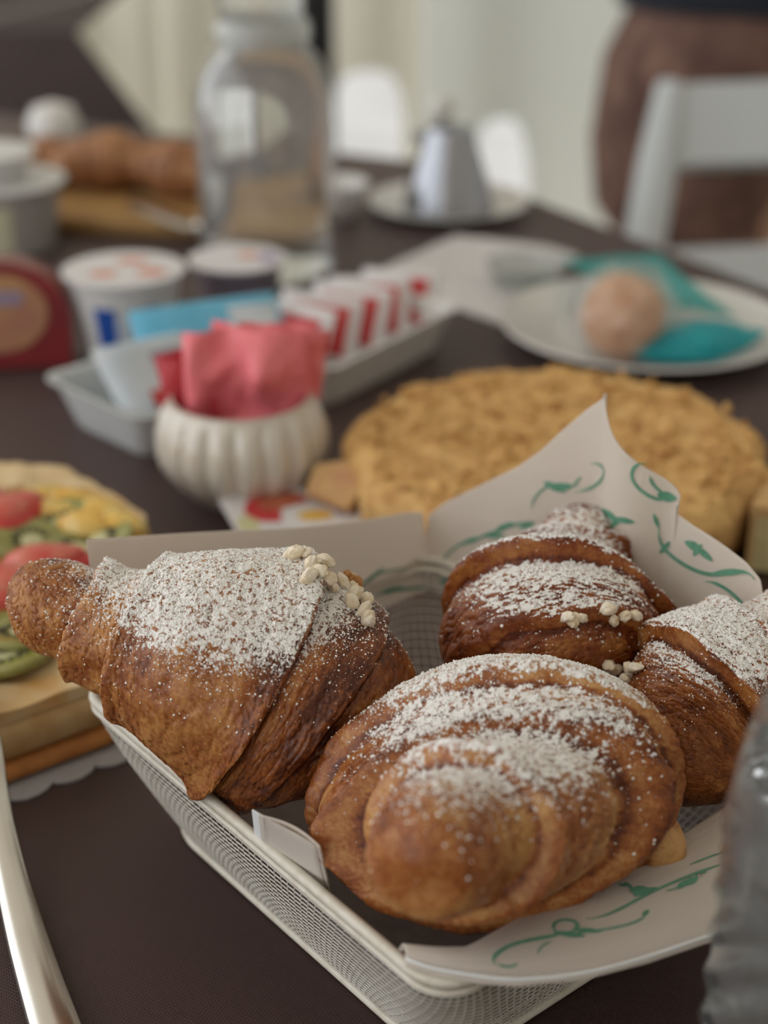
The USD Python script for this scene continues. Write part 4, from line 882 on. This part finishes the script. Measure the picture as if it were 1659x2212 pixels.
# red foil pack
P = at(4, 814, 0); P[1] += .01
arch = [(.047 * math.cos(a), .034 + .042 * math.sin(a)) for a in np.linspace(0, PI, 25)] + [(-.046, .0), (.046, .0)]
def stand(poly, th, loc, yaw, lean):
    m = trimesh.creation.extrude_polygon(Polygon(poly).buffer(-.004).buffer(.004, 6), th, engine='earcut'); m.apply_translation((0, 0, -th / 2))
    return xf(m, rot([0, 0, 1], yaw) @ rot([1, 0, 0], PI / 2 - lean), loc)
t = thing('foil_pack', 'red foil pack with a golden oval label standing at the left edge', 'pack', P)
part('pack', stand(arch, .034, P + [0, .016, .001], .15, .10), 'red_foil', t, smooth=40)
part('oval_label', stand([(.034 * math.cos(a), .040 + .028 * math.sin(a)) for a in np.linspace(0, 2 * PI, 36, endpoint=False)], .001, P + rot([0, 0, 1], .15) @ np.array([0, -.0017, .003]), .15, .10), 'gold', t)
part('mauve_band', stand([(-.020, .046), (.020, .046), (.016, .056), (-.016, .056)], .001, P + rot([0, 0, 1], .15) @ np.array([0, -.0026, .003]), .15, .10), 'mauve', t)
# tubs
P = at(22, 556, 0)[:2] + [-.012, .030]
cup('plastic_tub', P, .046, .056, .062, 'plastic_grey', 'plastic', 'white lidded plastic tub with a pale yellow label behind the red pack', [], [(-2.4, -1.15, .008, .050, 'pale_yellow')], cat='tub')
loc = np.array([P[0] - .012, P[1], .0642]); t = thing('plastic_tub', 'small white tub stacked on the lid of the larger tub at the left edge', 'tub', loc)
part('cup_body', lathe([(0, 0), (.036, 0), (.042, .018), (.045, .019), (0, .019)], 48, loc), 'plastic', t); part('lid', lathe([(0, .0192), (.047, .019), (.047, .023), (0, .0235)], 48, loc), 'plastic', t)

# ------------------------------------------------------------------ board with dark pastries
bd = np.array([-.212, 1.475]); t = thing('wooden_board', 'golden wooden board carrying dark pastries behind the tubs', 'board', (*bd, 0))
part('board', rbox(.26, .20, .016, .006, (*bd, 0), -.12), 'wood', t)
M['crust_dark'] = pastry('dark_pastry_crust', (.16, .055, .022), (.36, .155, .065), (.52, .28, .12))
def small_pastry(x, y, d, r, ang, label, seed):
    c = at(x, y, .016 + r * .80); dr = np.array([math.cos(ang), math.sin(ang), 0]); up = np.array([0, 0, 1.0]); side = np.cross(up, dr)
    s = np.linspace(-1, 1, 9); sp = [c + dr * r * 1.75 * q - side * r * .5 * q * q for q in s]; rd = [r * max(.28, (1 - .62 * abs(q) ** 1.4)) for q in s]
    m_, tone, TT, AA = croissant(sp, rd, [(.22, -1, .003, .01, 0), (.38, -1, .003, .01, 0), (.62, 1, .003, .01, 0), (.78, 1, .003, .01, 0)], (1, 1, .9), 110, 90, seed)
    V = np.asarray(m_.vertices); t = thing('croissant', label, 'croissant', (c[0], c[1], V[:, 2].min()))
    part('crust', m_, 'crust_dark', t, attrs={'tone': tone, 'sugar': np.zeros(len(V))})
small_pastry(104, 350, 1.62, .027, .5, 'dark baked croissant at the left end of the wooden board', 51)
small_pastry(238, 348, 1.57, .033, .1, 'dark baked croissant in the middle of the wooden board', 52)
small_pastry(388, 366, 1.58, .031, -.5, 'dark baked croissant at the right end of the board beside the carafe', 53)
kn = [at(285, 432, .019), at(350, 462, .019), at(432, 492, .019)]
t = thing('serving_knife', 'steel serving knife lying across the front of the wooden board', 'knife', kn[1])
C = spl(kn, 30); Tn = np.gradient(C, axis=0); Tn /= np.linalg.norm(Tn, axis=1, keepdims=True); S = np.cross(Tn, [0, 0, 1.0]); w = np.interp(np.linspace(0, 1, 30), [0, .1, .6, 1], [.003, .010, .013, .012])
part('blade', sheet(np.stack([C + S * (w * q)[:, None] + [0, 0, .0022 - .0015 * abs(q)] for q in np.linspace(-1, 1, 7)], 1), .0015), 'silver', t, smooth=True)
part('handle', tube([C[-1], C[-1] + Tn[-1] * .05, C[-1] + Tn[-1] * .085], [.008, .009, .006], 12), 'silver', t, smooth=True)
P = aty(116, 272, 1.66)
t = thing('shaker', 'small round white china shaker behind the dark pastries', 'shaker', (P[0], P[1], 0))
part('shaker', lathe([(0, 0), (.018, 0), (.021, .012), (.023, P[2] - .04), (.024, P[2] - .02), (.0285, P[2] - .004), (.029, P[2] + .004), (.022, P[2] + .020), (0, P[2] + .027)], 48, (P[0], P[1], 0)), 'china', t)

# ------------------------------------------------------------------ glass carafe
cv = np.array([-.098, 1.262, 0])
zt = lambda py: aty(565, py, cv[1] - .04)[2]
zs, zn, zm = zt(262), zt(116), zt(50)
prof = [(0, .004), (.042, .0), (.053, .003), (.0568, .010), (.0574, .03), (.0574, zs - .02), (.0566, zs), (.0552, zs + .30 * (zn - zs)), (.0520, zs + .55 * (zn - zs)), (.0465, zs + .78 * (zn - zs)), (.0400, zs + .93 * (zn - zs)), (.0355, zn - .001), (.0335, zn + .003), (.0325, zm - .006), (.0330, zm), (.0345, zm + .012), (.0385, zm + .055), (.0405, zm + .085), (.0420, zm + .100), (.0425, zm + .103)]
t = thing('carafe', 'clear glass water carafe standing left of centre at the back', 'carafe', cv)
part('glass', lathe(prof + [(r - .0022, z + .0004) for r, z in prof[:0:-1]] + [(0, .0065)], 96, cv, lambda th, r, z: 1 + .006 * np.sin(z * 520) * (z > .02) * (z < zs - .03)), 'glass', t, smooth=50)
part('collar', lathe([(.0330, zn - .001), (.0385, zn + .004), (.0400, (zn + zm) / 2), (.0385, zm - .004), (.0330, zm + .001), (.0330, zn - .001)], 64, cv), 'glass_thick', t, smooth=True)
wl = zn + .004
part('water', lathe([(0, .0072)] + [(max(r - .0030, .001), max(z, .0072)) for r, z in prof[1:] if z < wl - .002] + [(.031, wl), (0, wl)], 96, cv, lambda th, r, z: 1 + .006 * np.sin(z * 520) * (z > .02) * (z < zs - .03)), 'water', t, smooth=50)
P = at(722, 492, 0)[:2] + [0, .035]
t = thing('milk_cup', 'small white china cup half hidden behind the carafe', 'cup', (*P, 0))
part('cup', lathe([(0, .003), (.016, .0), (.020, .004), (.028, .020), (.031, .034), (.0322, .035), (.0300, .034), (.026, .020), (.016, .006), (0, .006)], 48, (*P, 0)), 'china', t)

# ------------------------------------------------------------------ steel jug on a saucer
sc = np.array([.062, 1.462, 0])
t = thing('saucer', 'white china saucer under the steel jug', 'saucer', sc)
part('saucer', lathe([(0, .002), (.040, .0), (.045, .001), (.072, .011), (.0775, .0135), (.0775, .0148), (.071, .0135), (.046, .0048), (0, .0045)], 72, sc), 'china', t)
jz = aty(966, 285, 1.44)[2]
t = thing('steel_jug', 'small conical steel jug, its knob whitened as a bright highlight, standing on the saucer', 'jug', sc + [0, 0, .0048])
part('jug_body', lathe([(0, .0052), (.043, .005), (.0445, .009), (.0385, .03), (.0275, jz - .018), (.0225, jz - .004), (.0215, jz), (0, jz + .004)], 64, sc), 'steel', t, smooth=50)
part('knob', lathe([(.004, jz + .002), (.005, jz + .005), (.0105, jz + .009), (.0130, jz + .017), (.010, jz + .026), (0, jz + .030)], 32, sc + [-.008, 0, 0]), 'china', t, smooth=True)  # white colour on the knob paints in a blurred highlight
part('handle', tube(spl([sc + [-.006, .022, jz - .008], sc + [-.012, .052, jz - .012], sc + [-.013, .060, jz - .042], sc + [-.009, .040, .024]], 24), .003, 10), 'steel', t, smooth=True)
part('spout', xf(prism([(0, -.010), (-.016, 0), (0, .010)], .010, jz - .014), None, sc + [-.0185, 0, 0]), 'steel', t)

# ------------------------------------------------------------------ napkin, glass dish and the plate on the right
q = [at(800, 602, .0012), at(985, 516, .0012), at(1250, 552, .0012), at(1080, 700, .0012)]
G = coons([q[0], q[1]], [q[3], q[2]], 30, 30); G[..., 2] = .0012 + .006 * meshkit.fbm(G * [14, 14, 0], 3, 8) * np.clip(np.minimum.outer(np.linspace(0, 1, 30), np.linspace(0, 1, 30)[::-1]) * 4, 0, 1)
part('paper_napkin', sheet(G, .0012), 'white_paper', label='plain white paper napkin lying flat left of the far right plate', cat='napkin', smooth=True)
P = at(1135, 612, .006)
t = thing('glass_dish', 'small clear glass dish standing on the flat white napkin', 'dish', P)
part('dish', lathe([(0, .001), (.022, .0), (.030, .004), (.033, .016), (.034, .018), (.0315, .018), (.029, .008), (.020, .004), (0, .004)], 64, P), 'dish_glass', t, smooth=50)
pc = np.array([.196, 1.092, 0])
t = thing('dinner_plate', 'white china plate with a teal wrapped bun at the right edge', 'plate', pc)
part('plate', lathe([(0, .003), (.060, .002), (.064, .0), (.068, .002), (.098, .012), (.1075, .0165), (.1085, .018), (.107, .0192), (.097, .0155), (.070, .0068), (.064, .0052), (0, .0052)], 96, pc), 'china', t, smooth=50)
bn = at(1345, 690, .034); 
t = thing('wrapped_bun', 'brown bun in a clear bag with teal printed ends on the right plate', 'bun', (bn[0], bn[1], .0055))
m = trimesh.creation.icosphere(4, 1.0); m.vertices *= (.9 + .2 * meshkit.fbm(m.vertices * 2, 3, 6))[:, None]; m.vertices *= [.030, .030, .031]
part('bun', xf(m, None, bn + [0, 0, .002]), 'bun', t, smooth=True)
m = trimesh.creation.icosphere(4, 1.0); m.vertices *= (.80 + .42 * meshkit.fbm(m.vertices * 4.0, 3, 16))[:, None]; m.vertices *= [.037, .037, .036]
part('clear_bag', xf(m, None, bn + [0, 0, .0035]), 'cello', t, smooth=True)
def fan(a, b, c, d, bow, n=24, seed=0, bulge=.006):
    G = coons([a, b], [d, c], n, n, lambda u, v: bow * np.sin(PI * u) * np.sin(PI * v)); G[..., 2] += bulge * (meshkit.fbm(G * 60, 3, seed) - .5); return G
a, b, c, d = at(1378, 776, .010), at(1425, 682, .042), at(1645, 698, .034), at(1650, 736, .016)
m = trimesh.creation.icosphere(4, 1.0); k = m.vertices[:, 0]
m.vertices[:, 1:] *= (1 - .75 * np.clip(k, 0, 1) ** 1.5 - .3 * np.clip(-k, 0, 1))[:, None]; m.vertices *= (.9 + .25 * meshkit.fbm(m.vertices * 2.4, 3, 9))[:, None]; m.vertices *= [.050, .022, .0145]
part('teal_end', xf(m, rot([0, 0, 1], .16) @ rot([0, 1, 0], -.08), at(1512, 738, .021)), 'teal', t, smooth=True)
a, b, c, d = at(1215, 560, .035), at(1420, 548, .042), at(1590, 690, .034), at(1330, 640, .03)
part('teal_film', sheet(fan(a, b, c, d, .006, seed=5), .0006), 'teal_film', t, smooth=True)

# ------------------------------------------------------------------ biscuit and jam portions behind the basket
def jam(x, y, label, lidm, prints, yaw, tilt):
    P = at(x, y, .010); R = rot([0, 0, 1], yaw) @ rot([1, 0, 0], tilt); t = thing('jam_portion', label, 'jam portion', P - [0, 0, .010])
    part('tub', xf(rbox(.040, .030, .013, .004, (0, 0, -.010)), R, P), 'plastic', t)
    part('lid', xf(rbox(.050, .040, .0016, .0007, (0, 0, .003)), R, P), lidm, t)
    for (px_, py_, sx, sy, m_) in prints: part('lid_print', xf(lathe([(0, 0), (1, 0), (1, .0004), (0, .0004)], 24).apply_scale([sx, sy, 1]), R, P + R @ np.array([px_, py_, .0046])), m_, t)
jam(588, 1120, 'jam portion with red and orange fruit on its lid below the ribbed bowl', 'white_paper', [(.004, .004, .019, .013, 'red'), (.007, .007, .013, .008, 'orange'), (-.017, -.006, .006, .008, 'kiwi_core')], .45, .25)
jam(705, 1128, 'jam portion with a small orange print under the square biscuit', 'white_paper', [(-.006, .0, .010, .006, 'peach'), (.012, .004, .007, .006, 'mauve')], .1, .05)
jam(812, 1108, 'jam portion with blue print beside the crumb cake', 'white_paper', [(-.008, .004, .008, .007, 'blue'), (.010, -.002, .006, .005, 'red')], -.15, .1)
hp = [at(685, 1012, .030), at(752, 1002, .034), at(786, 1062, .026), at(752, 1104, .018), at(662, 1066, .022)]
G = coons([hp[0], hp[1], hp[2]], [hp[4], hp[4] * .5 + hp[3] * .5, hp[3]], 16, 16)
t = thing('biscuit', 'square toasted biscuit leaning against the crumb cake', 'biscuit', (*np.mean(hp, 0)[:2], .015))
part('biscuit', sheet(G, .007), 'toast', t, smooth=40)
